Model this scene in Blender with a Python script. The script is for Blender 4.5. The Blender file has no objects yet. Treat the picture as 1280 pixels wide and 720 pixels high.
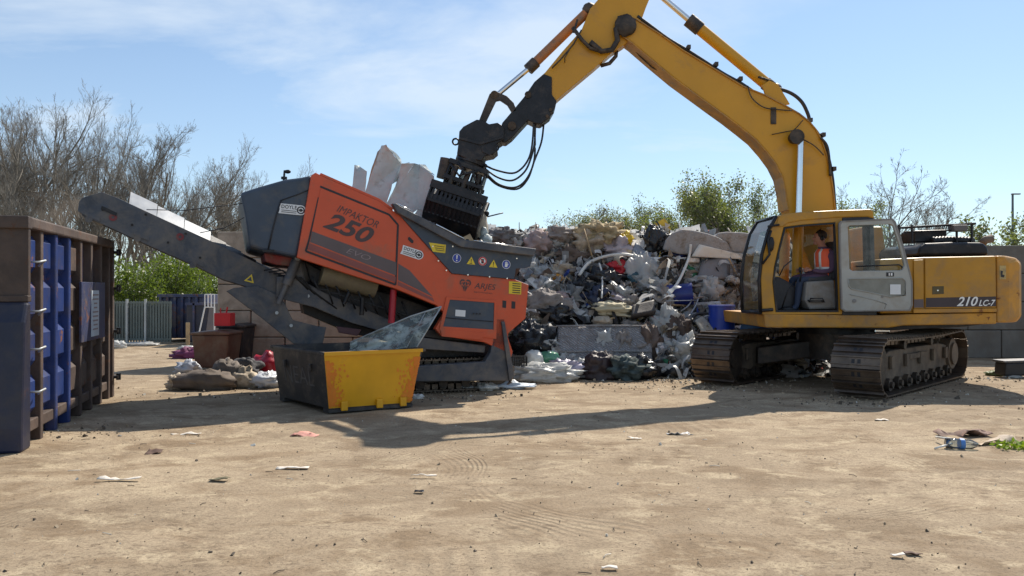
import bpy, math, random
from mathutils import Vector, Matrix, noise, Euler
random.seed(7)
SC = bpy.context.scene
COL = SC.collection
V = Vector
F = 996.0; HZ = 363.0; CH = 1.62          # focal in photo pixels, horizon row, eye height

def B(px, py, y):                           # pixel of the photo -> point at depth y
    return V(((px-640)/F*y, y, CH+(HZ-py)*y/F))
def G(px, py):                              # pixel on the ground
    y = F*CH/(py-HZ); return V(((px-640)/F*y, y, 0))

# ------------------------------------------------------------------ mesh builder
class MB:
    def __init__(s): s.v=[]; s.f=[]; s.m=[]; s.mi=0; s.smooth=[]
    def add(s, vs, fs, smooth=False):
        b=len(s.v); s.v += [V(p) for p in vs]
        for f in fs: s.f.append([b+i for i in f]); s.m.append(s.mi); s.smooth.append(smooth)
        return s
    def prism(s, pts, ext):                 # polygon extruded along vector
        n=len(pts); e=V(ext); a=[V(p) for p in pts]
        return s.add(a+[p+e for p in a], [list(range(n))[::-1], [n+i for i in range(n)]]+[[i,(i+1)%n,n+(i+1)%n,n+i] for i in range(n)])
    def ring(s, outer, inner, ext):         # frame between two loops of equal count, extruded
        n=len(outer); e=V(ext); o=[V(p) for p in outer]; i_=[V(p) for p in inner]
        vs=o+i_+[p+e for p in o]+[p+e for p in i_]; fs=[]
        for k in range(n):
            j=(k+1)%n
            fs += [[k,j,n+j,n+k],[2*n+j,2*n+k,3*n+k,3*n+j],[j,k,2*n+k,2*n+j],[n+k,n+j,3*n+j,3*n+k]]
        return s.add(vs,fs)
    def box(s, c, size, R=None):
        c=V(c); hx,hy,hz=size[0]/2,size[1]/2,size[2]/2
        vs=[V((x,y,z)) for x in(-hx,hx) for y in(-hy,hy) for z in(-hz,hz)]
        if R is not None: vs=[R@p for p in vs]
        return s.add([c+p for p in vs],[[0,1,3,2],[4,6,7,5],[0,4,5,1],[2,3,7,6],[0,2,6,4],[1,5,7,3]])
    def obox(s, o, a, b, c):                # box from corner and three edge vectors
        o,a,b,c=V(o),V(a),V(b),V(c)
        vs=[o,o+a,o+a+b,o+b,o+c,o+a+c,o+a+b+c,o+b+c]
        return s.add(vs,[[0,3,2,1],[4,5,6,7],[0,1,5,4],[1,2,6,5],[2,3,7,6],[3,0,4,7]])
    def tube(s, pts, r, n=8, cap=True):
        pts=[V(p) for p in pts]; rs = r if isinstance(r,(list,tuple)) else [r]*len(pts)
        vs=[]; fs=[]; ref=None
        for i,p in enumerate(pts):
            t=(pts[min(i+1,len(pts)-1)]-pts[max(i-1,0)])
            if t.length<1e-9: t=V((0,0,1))
            t.normalize()
            if ref is None:
                ref = V((0,0,1)) if abs(t.z)<.9 else V((1,0,0))
            a=t.cross(ref)
            if a.length<1e-4: a=t.cross(V((0,1,0)))
            a.normalize(); b=t.cross(a); ref=-b if False else ref
            for k in range(n):
                w=2*math.pi*k/n; vs.append(p+(a*math.cos(w)+b*math.sin(w))*rs[i])
        for i in range(len(pts)-1):
            for k in range(n):
                j=(k+1)%n; fs.append([i*n+k,i*n+j,(i+1)*n+j,(i+1)*n+k])
        if cap: fs += [list(range(n))[::-1], [(len(pts)-1)*n+k for k in range(n)]]
        return s.add(vs,fs,True)
    def cyl(s, a, b, r, n=20, r2=None):
        a,b=V(a),V(b); t=(b-a).normalized(); ref=V((0,0,1)) if abs(t.z)<.9 else V((1,0,0))
        x=t.cross(ref).normalized(); y=t.cross(x); r2=r if r2 is None else r2
        vs=[]
        for c,q in((a,r),(b,r2)):
            for k in range(n):
                w=2*math.pi*k/n; vs.append(c+(x*math.cos(w)+y*math.sin(w))*q)
        s.add(vs,[[k,(k+1)%n,n+(k+1)%n,n+k] for k in range(n)],True)
        return s.add(vs,[list(range(n))[::-1],[n+k for k in range(n)]])
    def blob(s, c, rad, seed=0, amp=.2, fr=2.5, seg=14, rings=9, flat=None):
        c=V(c); vs=[]; fs=[]; sd=V((seed*3.1,seed*1.7,seed*.9))
        for i in range(rings+1):
            th=math.pi*i/rings
            for k in range(seg):
                ph=2*math.pi*k/seg
                d=V((math.sin(th)*math.cos(ph),math.sin(th)*math.sin(ph),math.cos(th)))
                q=1+amp*noise.noise(d*fr+sd)*1.3+amp*abs(noise.noise(d*fr*2.3+sd))*1.1+(amp*.55*abs(noise.noise(d*fr*5.5+sd))+amp*.25*noise.noise(d*fr*11+sd) if seg>20 else 0)-amp*.25
                p=V((d.x*rad[0],d.y*rad[1],d.z*rad[2]))*q
                if flat is not None and p.z<flat: p.z=flat
                vs.append(c+p)
        for i in range(rings):
            for k in range(seg):
                j=(k+1)%seg; fs.append([i*seg+k,(i+1)*seg+k,(i+1)*seg+j,i*seg+j])
        return s.add(vs,fs,True)
    def sheet(s, o, a, b, n=10, amp=.08, fr=2.0, seed=0, thick=.006, fold=0):
        o,a,b=V(o),V(a),V(b); nn=a.cross(b).normalized(); sd=V((seed*2.3,seed*5.1,seed*.7)); vs=[]; top=[]
        m=max(3,int(n*b.length/max(a.length,.01))); m=min(m,3*n)
        for i in range(n+1):
            for j in range(m+1):
                p=o+a*(i/n)+b*(j/m)
                q=p*fr+sd
                d=noise.noise(q)*amp+abs(noise.noise(q*2.3+V((9,3,1))))*amp*.8*(1 if not fold else fold)
                top.append(p+nn*d+V((noise.noise(q+V((4,4,4))),noise.noise(q+V((7,1,2))),0))*amp*.6)
        k=len(top); vs=top+[p-nn*thick for p in top]; fs=[]
        W=m+1
        for i in range(n):
            for j in range(m):
                q=[i*W+j,(i+1)*W+j,(i+1)*W+j+1,i*W+j+1]; fs.append(q); fs.append([k+x for x in q[::-1]])
        bd=[i*W for i in range(n+1)]+[n*W+j for j in range(1,m+1)]+[i*W+m for i in range(n-1,-1,-1)]+[j for j in range(m-1,0,-1)]
        for x in range(len(bd)):
            y=bd[(x+1)%len(bd)]; fs.append([bd[x],k+bd[x],k+y,y])
        return s.add(vs,fs,True)

def link(name, mb, mats, parent=None, org=(0,0,0), bevel=0, seg=2):
    me=bpy.data.meshes.new(name); o0=V(org)
    me.from_pydata([tuple(p-o0) for p in mb.v],[],mb.f)
    if not isinstance(mats,(list,tuple)): mats=[mats]
    for m in mats: me.materials.append(m)
    me.polygons.foreach_set('material_index',mb.m)
    me.polygons.foreach_set('use_smooth',mb.smooth)
    me.update()
    ob=bpy.data.objects.new(name,me); COL.objects.link(ob)
    if parent is not None: ob.parent=parent
    if bevel:
        md=ob.modifiers.new('bevel','BEVEL'); md.width=bevel; md.segments=seg; md.limit_method='ANGLE'; md.angle_limit=math.radians(35)
    return ob

def clusters(mb):                             # pieces whose bounding boxes touch stay together
    par=list(range(len(mb.v)))
    def fd(a):
        while par[a]!=a: par[a]=par[par[a]]; a=par[a]
        return a
    for f in mb.f:
        for i in f[1:]: par[fd(i)]=fd(f[0])
    bb={}
    for i,p in enumerate(mb.v):
        r=fd(i); b=bb.setdefault(r,[p.copy(),p.copy()])
        for k in range(3): b[0][k]=min(b[0][k],p[k]); b[1][k]=max(b[1][k],p[k])
    ks=list(bb); gp={k:k for k in ks}
    def fg(a):
        while gp[a]!=a: a=gp[a]
        return a
    for i,a in enumerate(ks):
        for b in ks[i+1:]:
            if all(bb[a][0][k]-.002<=bb[b][1][k] and bb[b][0][k]-.002<=bb[a][1][k] for k in range(3)): gp[fg(a)]=fg(b)
    out={}
    for fi,f in enumerate(mb.f):
        g=fg(fd(f[0])); o,mp=out.setdefault(g,(MB(),{}))
        nf=[]
        for i in f:
            if i not in mp: mp[i]=len(o.v); o.v.append(mb.v[i])
            nf.append(mp[i])
        o.f.append(nf); o.m.append(mb.m[fi]); o.smooth.append(mb.smooth[fi])
    return list(v[0] for v in out.values())
class Thing:                                 # an Empty at the thing's base that parents its parts
    def __init__(s, name, label, cat, loc=(0,0,0), group=None):
        s.o=bpy.data.objects.new(name,None); COL.objects.link(s.o); s.loc=V(loc); s.o.location=s.loc
        s.o.empty_display_size=.2
        s.o['label']=label; s.o['category']=cat
        if group: s.o['group']=group
    SPLIT={'pin','lifting_shackle','cylinder_gland','worn_edge','guard_plate','boom_slot','hitch_plate','bearing','strut','stay_cable','return_roller','control_lever','skid','sprocket_tooth','boots','lifting_lug','eye','knob','boom_pin','cab_rear_wall'}
    def part(s, name, mb, mat, parent=None, bevel=0, label=None, seg=2):
        if name in s.SPLIT:
            ps=clusters(mb)
            if len(ps)>1:
                r=[]
                for q in ps: r.append(s.part1(name,q,mat,parent,bevel,label,seg))
                return r[0]
        return s.part1(name,mb,mat,parent,bevel,label,seg)
    def part1(s, name, mb, mat, parent=None, bevel=0, label=None, seg=2):
        p=link(name,mb,mat,parent or s.o,s.loc,bevel,seg)
        if label: p['label']=label
        return p
def single(name,label,cat,mb,mat,loc=None,group=None,bevel=0):   # a thing that is one mesh
    if loc is None:
        n=len(mb.v); loc=V((sum(p.x for p in mb.v)/n,sum(p.y for p in mb.v)/n,min(p.z for p in mb.v)))
    o=link(name,mb,mat,None,loc,bevel); o.location=loc
    o['label']=label; o['category']=cat
    if group: o['group']=group
    return o
def copy_tree(o, parent=None):
    c=o.copy(); COL.objects.link(c); c.parent=parent
    for ch in list(o.children): copy_tree(ch,c)
    return c

# ------------------------------------------------------------------ materials
def _n(nt,t,loc=(0,0),**k):
    n=nt.nodes.new(t)
    for a,b in k.items(): setattr(n,a,b)
    return n
def ramp(nt,fac,a,b,ca=(0,0,0,1),cb=(1,1,1,1)):
    r=nt.nodes.new('ShaderNodeValToRGB'); r.color_ramp.elements[0].position=a; r.color_ramp.elements[1].position=b
    r.color_ramp.elements[0].color=ca; r.color_ramp.elements[1].color=cb
    nt.links.new(fac,r.inputs[0]); return r.outputs[0]
def mixc(nt,fac,a,b,mode='MIX'):
    m=nt.nodes.new('ShaderNodeMix'); m.data_type='RGBA'; m.blend_type=mode
    for s_,v in((0,fac),(6,a),(7,b)):
        if hasattr(v,'links') or hasattr(v,'is_linked'): nt.links.new(v,m.inputs[s_])
        else: m.inputs[s_].default_value = v if s_==0 else (*v[:3],1)
    return m.outputs[2]
def noi(nt,vec,sc,det=6,rough=.6,dist=0):
    n=nt.nodes.new('ShaderNodeTexNoise'); n.inputs['Scale'].default_value=sc; n.inputs['Detail'].default_value=det
    n.inputs['Roughness'].default_value=rough; n.inputs['Distortion'].default_value=dist
    nt.links.new(vec,n.inputs['Vector']); return n.outputs['Fac']
def mat(name,col,rough=.6,metal=0,var=.25,sc=3,bump=.15,bsc=30,dirt=0,dcol=(.17,.13,.09),rust=0,rcol=(.10,.035,.015),trans=0,emit=0,sheen=0,subs=0):
    m=bpy.data.materials.new(name); m.use_nodes=True; nt=m.node_tree; bs=nt.nodes['Principled BSDF']
    tc=nt.nodes.new('ShaderNodeTexCoord'); vec=tc.outputs['Object']
    lo=tuple(c*(1-var) for c in col); hi=tuple(min(1,c*(1+var)) for c in col)
    c=mixc(nt,ramp(nt,noi(nt,vec,sc,8,.62),.3,.7),lo,hi)
    r=None
    if dirt:
        f=ramp(nt,noi(nt,vec,sc*.8+.7,9,.7,.4),.62-dirt*.5,.80-dirt*.25); c=mixc(nt,f,c,dcol)
    if rust:
        f=ramp(nt,noi(nt,vec,sc*1.3+1.1,10,.72,.3),.70-rust*.45,.74-rust*.4); rc=mixc(nt,noi(nt,vec,25,4),rcol,tuple(x*2.4 for x in rcol)); c=mixc(nt,f,c,rc)
        rr=nt.nodes.new('ShaderNodeMapRange'); rr.inputs[3].default_value=rough; rr.inputs[4].default_value=.9; nt.links.new(f,rr.inputs[0]); nt.links.new(rr.outputs[0],bs.inputs['Roughness']); r=1
        fm=nt.nodes.new('ShaderNodeMapRange'); fm.inputs[3].default_value=metal; fm.inputs[4].default_value=0; nt.links.new(f,fm.inputs[0]); nt.links.new(fm.outputs[0],bs.inputs['Metallic'])
    else:
        bs.inputs['Metallic'].default_value=metal
        rr=nt.nodes.new('ShaderNodeMapRange'); rr.inputs[3].default_value=max(.05,rough-.12); rr.inputs[4].default_value=min(1,rough+.15)
        nt.links.new(noi(nt,vec,sc*2.5,6),rr.inputs[0]); nt.links.new(rr.outputs[0],bs.inputs['Roughness'])
    nt.links.new(c,bs.inputs['Base Color'])
    if bump:
        b=nt.nodes.new('ShaderNodeBump'); b.inputs['Strength'].default_value=bump; b.inputs['Distance'].default_value=.02
        nt.links.new(noi(nt,vec,bsc,5),b.inputs['Height']); nt.links.new(b.outputs[0],bs.inputs['Normal'])
    if trans: bs.inputs['Transmission Weight'].default_value=trans
    return m
def glass(name,col,alpha):                  # thin pane: mostly clear, with reflections
    m=bpy.data.materials.new(name); m.use_nodes=True; nt=m.node_tree
    for n in list(nt.nodes): nt.nodes.remove(n)
    out=nt.nodes.new('ShaderNodeOutputMaterial'); t=nt.nodes.new('ShaderNodeBsdfTransparent'); t.inputs[0].default_value=(*col,1)
    g=nt.nodes.new('ShaderNodeBsdfGlossy'); g.inputs['Roughness'].default_value=.06
    d=nt.nodes.new('ShaderNodeBsdfDiffuse'); d.inputs[0].default_value=(.35,.33,.3,1)
    tc=nt.nodes.new('ShaderNodeTexCoord'); f=ramp(nt,noi(nt,tc.outputs['Object'],6,8,.7),.35,.8,(0,0,0,1),(alpha,alpha,alpha,1))
    m1=nt.nodes.new('ShaderNodeMixShader'); nt.links.new(f,m1.inputs[0]); nt.links.new(t.outputs[0],m1.inputs[1]); nt.links.new(d.outputs[0],m1.inputs[2])
    fr=nt.nodes.new('ShaderNodeFresnel'); fr.inputs[0].default_value=1.45
    m2=nt.nodes.new('ShaderNodeMixShader'); nt.links.new(fr.outputs[0],m2.inputs[0]); nt.links.new(m1.outputs[0],m2.inputs[1]); nt.links.new(g.outputs[0],m2.inputs[2])
    nt.links.new(m2.outputs[0],out.inputs[0]); return m
def film(name,col,tr=.35,rough=.35,var=.15,dirt=.2):   # thin plastic film: gloss outside, light through
    m=mat(name,col,rough,var=var,sc=4,bump=.45,bsc=13,dirt=dirt); nt=m.node_tree; bs=nt.nodes['Principled BSDF']; out=[n for n in nt.nodes if n.type=='OUTPUT_MATERIAL'][0]
    t=nt.nodes.new('ShaderNodeBsdfTranslucent'); t.inputs[0].default_value=(*[min(1,c*1.15) for c in col],1); mx=nt.nodes.new('ShaderNodeMixShader'); mx.inputs[0].default_value=tr
    nt.links.new(bs.outputs[0],mx.inputs[1]); nt.links.new(t.outputs[0],mx.inputs[2]); nt.links.new(mx.outputs[0],out.inputs[0]); return m
def leafmat(name,col,tr=.5):
    m=bpy.data.materials.new(name); m.use_nodes=True; nt=m.node_tree
    for n in list(nt.nodes): nt.nodes.remove(n)
    out=nt.nodes.new('ShaderNodeOutputMaterial'); tc=nt.nodes.new('ShaderNodeTexCoord')
    c=mixc(nt,ramp(nt,noi(nt,tc.outputs['Object'],1.6,7,.8),.3,.7),tuple(x*.6 for x in col),tuple(x*1.5 for x in col))
    d=nt.nodes.new('ShaderNodeBsdfPrincipled'); nt.links.new(c,d.inputs['Base Color']); d.inputs['Roughness'].default_value=.45
    t=nt.nodes.new('ShaderNodeBsdfTranslucent'); c2=mixc(nt,1.0,c,(1.0,1.1,.45),'MULTIPLY'); nt.links.new(c2,t.inputs[0])
    mx=nt.nodes.new('ShaderNodeMixShader'); mx.inputs[0].default_value=tr; nt.links.new(d.outputs[0],mx.inputs[1]); nt.links.new(t.outputs[0],mx.inputs[2]); nt.links.new(mx.outputs[0],out.inputs[0])
    return m

M={}
M['orange']=mat('orange_paint',(.60,.085,.026),.38,var=.10,sc=1.5,bump=.03,dirt=.18,dcol=(.30,.12,.07))
M['navy']=mat('slate_paint',(.04,.058,.088),.4,var=.2,sc=2,bump=.04,dirt=.22,dcol=(.11,.10,.09))
M['steel']=mat('dark_steel',(.062,.070,.088),.5,metal=.1,var=.3,sc=3,bump=.08,dirt=.42,dcol=(.17,.145,.12))
M['black']=mat('black_steel',(.014,.014,.017),.42,metal=.3,var=.4,sc=5,bump=.1,dirt=.2,dcol=(.07,.055,.045))
M['rubber']=mat('black_rubber',(.018,.018,.02),.5,var=.3,sc=6,bump=.1)
M['yellow']=mat('machine_yellow',(.60,.285,.008),.36,var=.08,sc=1.0,bump=.03,dirt=.06,dcol=(.38,.20,.05))
M['yellow_house']=mat('shaded_weathered_yellow',(.47,.225,.012),.42,var=.14,sc=1.4,bump=.04,dirt=.30,dcol=(.30,.17,.06),rust=.05)  # base yellow darkened to paint in the house's shade; dirt and rust are wear
M['yellow_worn']=mat('worn_machine_yellow',(.52,.24,.02),.5,var=.2,sc=2.2,bump=.08,dirt=.40,dcol=(.26,.16,.08),rust=.20)
M['skip_yellow']=mat('skip_yellow',(.74,.36,.008),.4,var=.12,sc=1.5,bump=.04,dirt=.12,dcol=(.45,.2,.05),rust=.06)
M['skip_orange']=mat('fluorescent_orange',(.72,.20,.015),.5,var=.2,sc=4,bump=.03,dirt=.25,dcol=(.6,.25,.03))
M['dark_skip']=mat('dark_skip_paint',(.035,.032,.032),.55,var=.4,sc=3,bump=.1,dirt=.25,rust=.12)
M['chrome']=mat('chrome',(.75,.76,.78),.12,metal=1,var=.05,bump=0)
M['grime']=mat('greasy_steel',(.045,.035,.028),.5,metal=.3,var=.5,sc=5,bump=.3,bsc=18,dirt=.3,dcol=(.13,.09,.06))
M['tracks']=mat('track_steel',(.13,.10,.08),.38,metal=.75,var=.4,sc=4,bump=.25,bsc=22,dirt=.35,dcol=(.17,.13,.095))
M['trackframe']=mat('muddy_frame',(.10,.075,.055),.75,var=.4,sc=3,bump=.4,bsc=12,dirt=.5,dcol=(.19,.145,.10))
M['white']=mat('white_vinyl',(.72,.73,.74),.5,var=.06,bump=0)
M['text_dark']=mat('dark_lettering',(.075,.045,.045),.5,var=.1,bump=0)
M['stripe']=mat('grey_stripe',(.115,.085,.085),.45,var=.12,bump=0)
M['stripe2']=mat('maroon_stripe',(.24,.065,.055),.45,var=.12,bump=0)
M['text_white']=mat('white_lettering',(.8,.8,.78),.5,var=.05,bump=0)
M['text_faint']=mat('faint_lettering',(.28,.21,.21),.5,var=.1,bump=0)
M['text_black']=mat('black_lettering',(.02,.02,.025),.5,var=.1,bump=0)
M['sign_blue']=mat('sign_blue',(.03,.06,.35),.4,var=.05,bump=0)
M['sign_yellow']=mat('sign_yellow',(.75,.55,.03),.4,var=.1,bump=0)
M['bearing_red']=mat('dull_bearing_red',(.20,.025,.03),.5,var=.3,bump=.1,dirt=.3)
M['sign_red']=mat('sign_red',(.6,.03,.03),.4,var=.05,bump=0)
M['cont_end']=mat('container_end_brown',(.045,.03,.024),.65,var=.4,sc=2,bump=.25,bsc=12,dirt=.3,dcol=(.09,.06,.045),rust=.25,rcol=(.05,.025,.016))
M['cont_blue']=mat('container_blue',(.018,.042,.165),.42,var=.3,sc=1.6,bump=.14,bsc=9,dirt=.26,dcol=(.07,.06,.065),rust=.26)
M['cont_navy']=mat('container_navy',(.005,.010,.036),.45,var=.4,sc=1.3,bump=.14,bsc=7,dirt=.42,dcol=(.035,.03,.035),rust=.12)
M['cont_brown']=mat('container_rusty_brown',(.075,.05,.04),.7,var=.4,sc=2.5,bump=.3,bsc=14,dirt=.35,dcol=(.12,.085,.065),rust=.3,rcol=(.065,.033,.02))
M['cont_dark']=mat('container_dark_blue',(.03,.04,.10),.55,var=.35,sc=2,bump=.12,dirt=.25,rust=.3)
M['block']=mat('concrete_block',(.36,.30,.235),.88,var=.22,sc=2.2,bump=.35,bsc=16,dirt=.3,dcol=(.2,.16,.12))
M['block_grey']=mat('grey_concrete_block',(.145,.135,.12),.9,var=.22,sc=2,bump=.35,bsc=16,dirt=.35,dcol=(.13,.11,.09))
M['joint']=mat('joint_shade',(.06,.05,.04),.9,bump=0)
M['cabgrey']=mat('grey_door_paint',(.38,.38,.35),.5,var=.12,sc=2,bump=.04,dirt=.25,dcol=(.30,.26,.21),rust=.03)
M['cabin']=mat('dark_cabin_trim',(.035,.035,.04),.6,var=.3,bump=.1)
M['seat']=mat('grey_seat_base',(.23,.22,.21),.6,var=.2,bump=.05,dirt=.3)
M['glass']=glass('cab_glass',(.80,.87,.85),.35)
M['clear']=glass('clear_plastic',(.86,.92,.93),.75)
M['wood']=mat('rough_wood',(.42,.30,.17),.8,var=.25,sc=5,bump=.2)
M['skin']=mat('skin',(.42,.20,.14),.55,var=.08,bump=.02)
M['hair']=mat('dark_hair',(.03,.018,.012),.7,var=.3,bump=.3,bsc=80)
M['shirt']=mat('purple_shirt',(.10,.055,.10),.8,var=.15,bump=.2)
M['vest']=mat('hivis_orange',(.95,.13,.045),.6,var=.08,bump=.1)
M['reflect']=mat('reflective_tape',(.7,.7,.68),.3,var=.05,bump=0)
M['jeans']=mat('blue_jeans',(.035,.05,.09),.85,var=.2,bump=.2)
M['bark']=mat('grey_bark',(.17,.15,.12),.85,var=.35,sc=2,bump=.3)
M['twig']=mat('twig_bark',(.19,.175,.15),.8,var=.3,sc=1,bump=0)
M['leaf1']=leafmat('bright_spring_leaf',(.125,.165,.035),.5)
M['leaf2']=leafmat('hedge_leaf',(.17,.19,.09),.5)
M['leaf3']=leafmat('olive_leaf',(.20,.20,.10),.45)
M['fence']=mat('grey_green_mesh',(.12,.145,.135),.6,var=.2,sc=2,bump=.05,dirt=.15)
M['post']=mat('galvanised_post',(.40,.42,.42),.5,metal=.3,var=.15,bump=.05)

# ------------------------------------------------------------------ lettering
def text_mb(txt,size,O,X,Y,off=0.0,depth=.004,shear=0,mb=None,bold=0,align='CENTER',spacing=1.0):
    cu=bpy.data.curves.new('lettering','FONT'); cu.body=txt; cu.size=size; cu.align_x=align; cu.align_y='CENTER'; cu.shear=shear; cu.offset=bold*size; cu.space_character=spacing; cu.resolution_u=4
    ob=bpy.data.objects.new('lettering',cu); COL.objects.link(ob)
    dg=bpy.context.evaluated_depsgraph_get(); dg.update(); me=bpy.data.meshes.new_from_object(ob.evaluated_get(dg))
    X=V(X).normalized(); Y=V(Y).normalized(); N=X.cross(Y).normalized()
    mb=mb or MB(); vs=[V(O)+X*v.co.x+Y*v.co.y+N*off for v in me.vertices]
    n=len(vs); fs=[list(p.vertices) for p in me.polygons]
    mb.add(vs,fs)
    bpy.data.objects.remove(ob); bpy.data.meshes.remove(me); bpy.data.curves.remove(cu)
    return mb
def disc(mb,O,X,Y,r,off,n=24,r0=0):
    X=V(X).normalized(); Y=V(Y).normalized(); N=X.cross(Y).normalized(); O=V(O)+N*off
    c=[O+(X*math.cos(2*math.pi*k/n)+Y*math.sin(2*math.pi*k/n))*r for k in range(n)]
    if r0:
        i=[O+(X*math.cos(2*math.pi*k/n)+Y*math.sin(2*math.pi*k/n))*r0 for k in range(n)]
        mb.add(c+i,[[k,(k+1)%n,n+(k+1)%n,n+k] for k in range(n)])
    else: mb.add(c,[list(range(n))])
    return mb
def flat(mb,O,X,Y,pts,off):
    X=V(X).normalized(); Y=V(Y).normalized(); N=X.cross(Y).normalized()
    return mb.add([V(O)+X*a+Y*b+N*off for a,b in pts],[list(range(len(pts)))])

# ------------------------------------------------------------------ camera, light, sky
cam=bpy.data.cameras.new('camera'); co=bpy.data.objects.new('camera',cam); COL.objects.link(co)
cam.sensor_width=36; cam.lens=36*F/1280; cam.clip_end=2000; cam.clip_start=.05
co.location=(0,0,CH); co.rotation_euler=(math.radians(90)+math.atan(3/F),0,0); SC.camera=co
SUN=V((.47,.81,1.0)).normalized()
sl=bpy.data.lights.new('sun','SUN'); sl.energy=4.9; sl.angle=math.radians(.5); sl.color=(1,.92,.80)
so=bpy.data.objects.new('sun',sl); COL.objects.link(so); so.rotation_euler=SUN.to_track_quat('Z','Y').to_euler(); so.location=(20,30,40)
w=bpy.data.worlds.new('World'); SC.world=w; w.use_nodes=True; nt=w.node_tree
bg=nt.nodes['Background']; sky=nt.nodes.new('ShaderNodeTexSky'); sky.sky_type='NISHITA'; sky.sun_disc=False
sky.sun_elevation=math.asin(SUN.z); sky.sun_rotation=math.atan2(SUN.x,SUN.y); sky.air_density=1.0; sky.dust_density=.35; sky.ozone_density=2.2
tc=nt.nodes.new('ShaderNodeTexCoord'); sp=nt.nodes.new('ShaderNodeSeparateXYZ'); nt.links.new(tc.outputs['Generated'],sp.inputs[0])
def mth(op,a,b=None):
    m=nt.nodes.new('ShaderNodeMath'); m.operation=op
    for i,v in enumerate((a,b)):
        if v is None: continue
        if hasattr(v,'is_linked'): nt.links.new(v,m.inputs[i])
        else: m.inputs[i].default_value=v
    return m.outputs[0]
den=mth('ADD',mth('MAXIMUM',sp.outputs[2],0.0),.12)
cb=nt.nodes.new('ShaderNodeCombineXYZ'); nt.links.new(mth('DIVIDE',sp.outputs[0],den),cb.inputs[0]); nt.links.new(mth('DIVIDE',sp.outputs[1],den),cb.inputs[1])
mp=nt.nodes.new('ShaderNodeMapping'); mp.inputs['Rotation'].default_value=(0,0,math.radians(35)); mp.inputs['Scale'].default_value=(.75,1.1,1); mp.inputs['Location'].default_value=(3.3,1.2,0); nt.links.new(cb.outputs[0],mp.inputs[0])
n1=noi(nt,mp.outputs[0],.9,9,.58,.5); n2=noi(nt,mp.outputs[0],.35,3,.5)
cl=mth('MULTIPLY',ramp(nt,n1,.44,.64),ramp(nt,n2,.38,.52))
lowz=ramp(nt,sp.outputs[2],0.0,.45,(1,1,1,1),(0,0,0,1))
cl=mth('MAXIMUM',cl,mth('MULTIPLY',lowz,.50))
cfac=mth('MINIMUM',mth('ADD',mth('MULTIPLY',cl,.66),.05),.85)
skyc=mixc(nt,1.0,sky.outputs[0],(.86,1.0,1.08),'MULTIPLY')
skc=mixc(nt,cfac,skyc,(6.7,7.5,8.3)); 
nt.links.new(skc,bg.inputs[0]); bg.inputs[1].default_value=.098
SC.view_settings.view_transform='Standard'; SC.view_settings.look='None'; SC.view_settings.exposure=.34; SC.view_settings.gamma=1
SC.cycles.use_denoising=True
SC.cycles.max_bounces=4; SC.cycles.diffuse_bounces=3; SC.cycles.glossy_bounces=2; SC.cycles.transparent_max_bounces=8; SC.cycles.transmission_bounces=3
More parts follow.
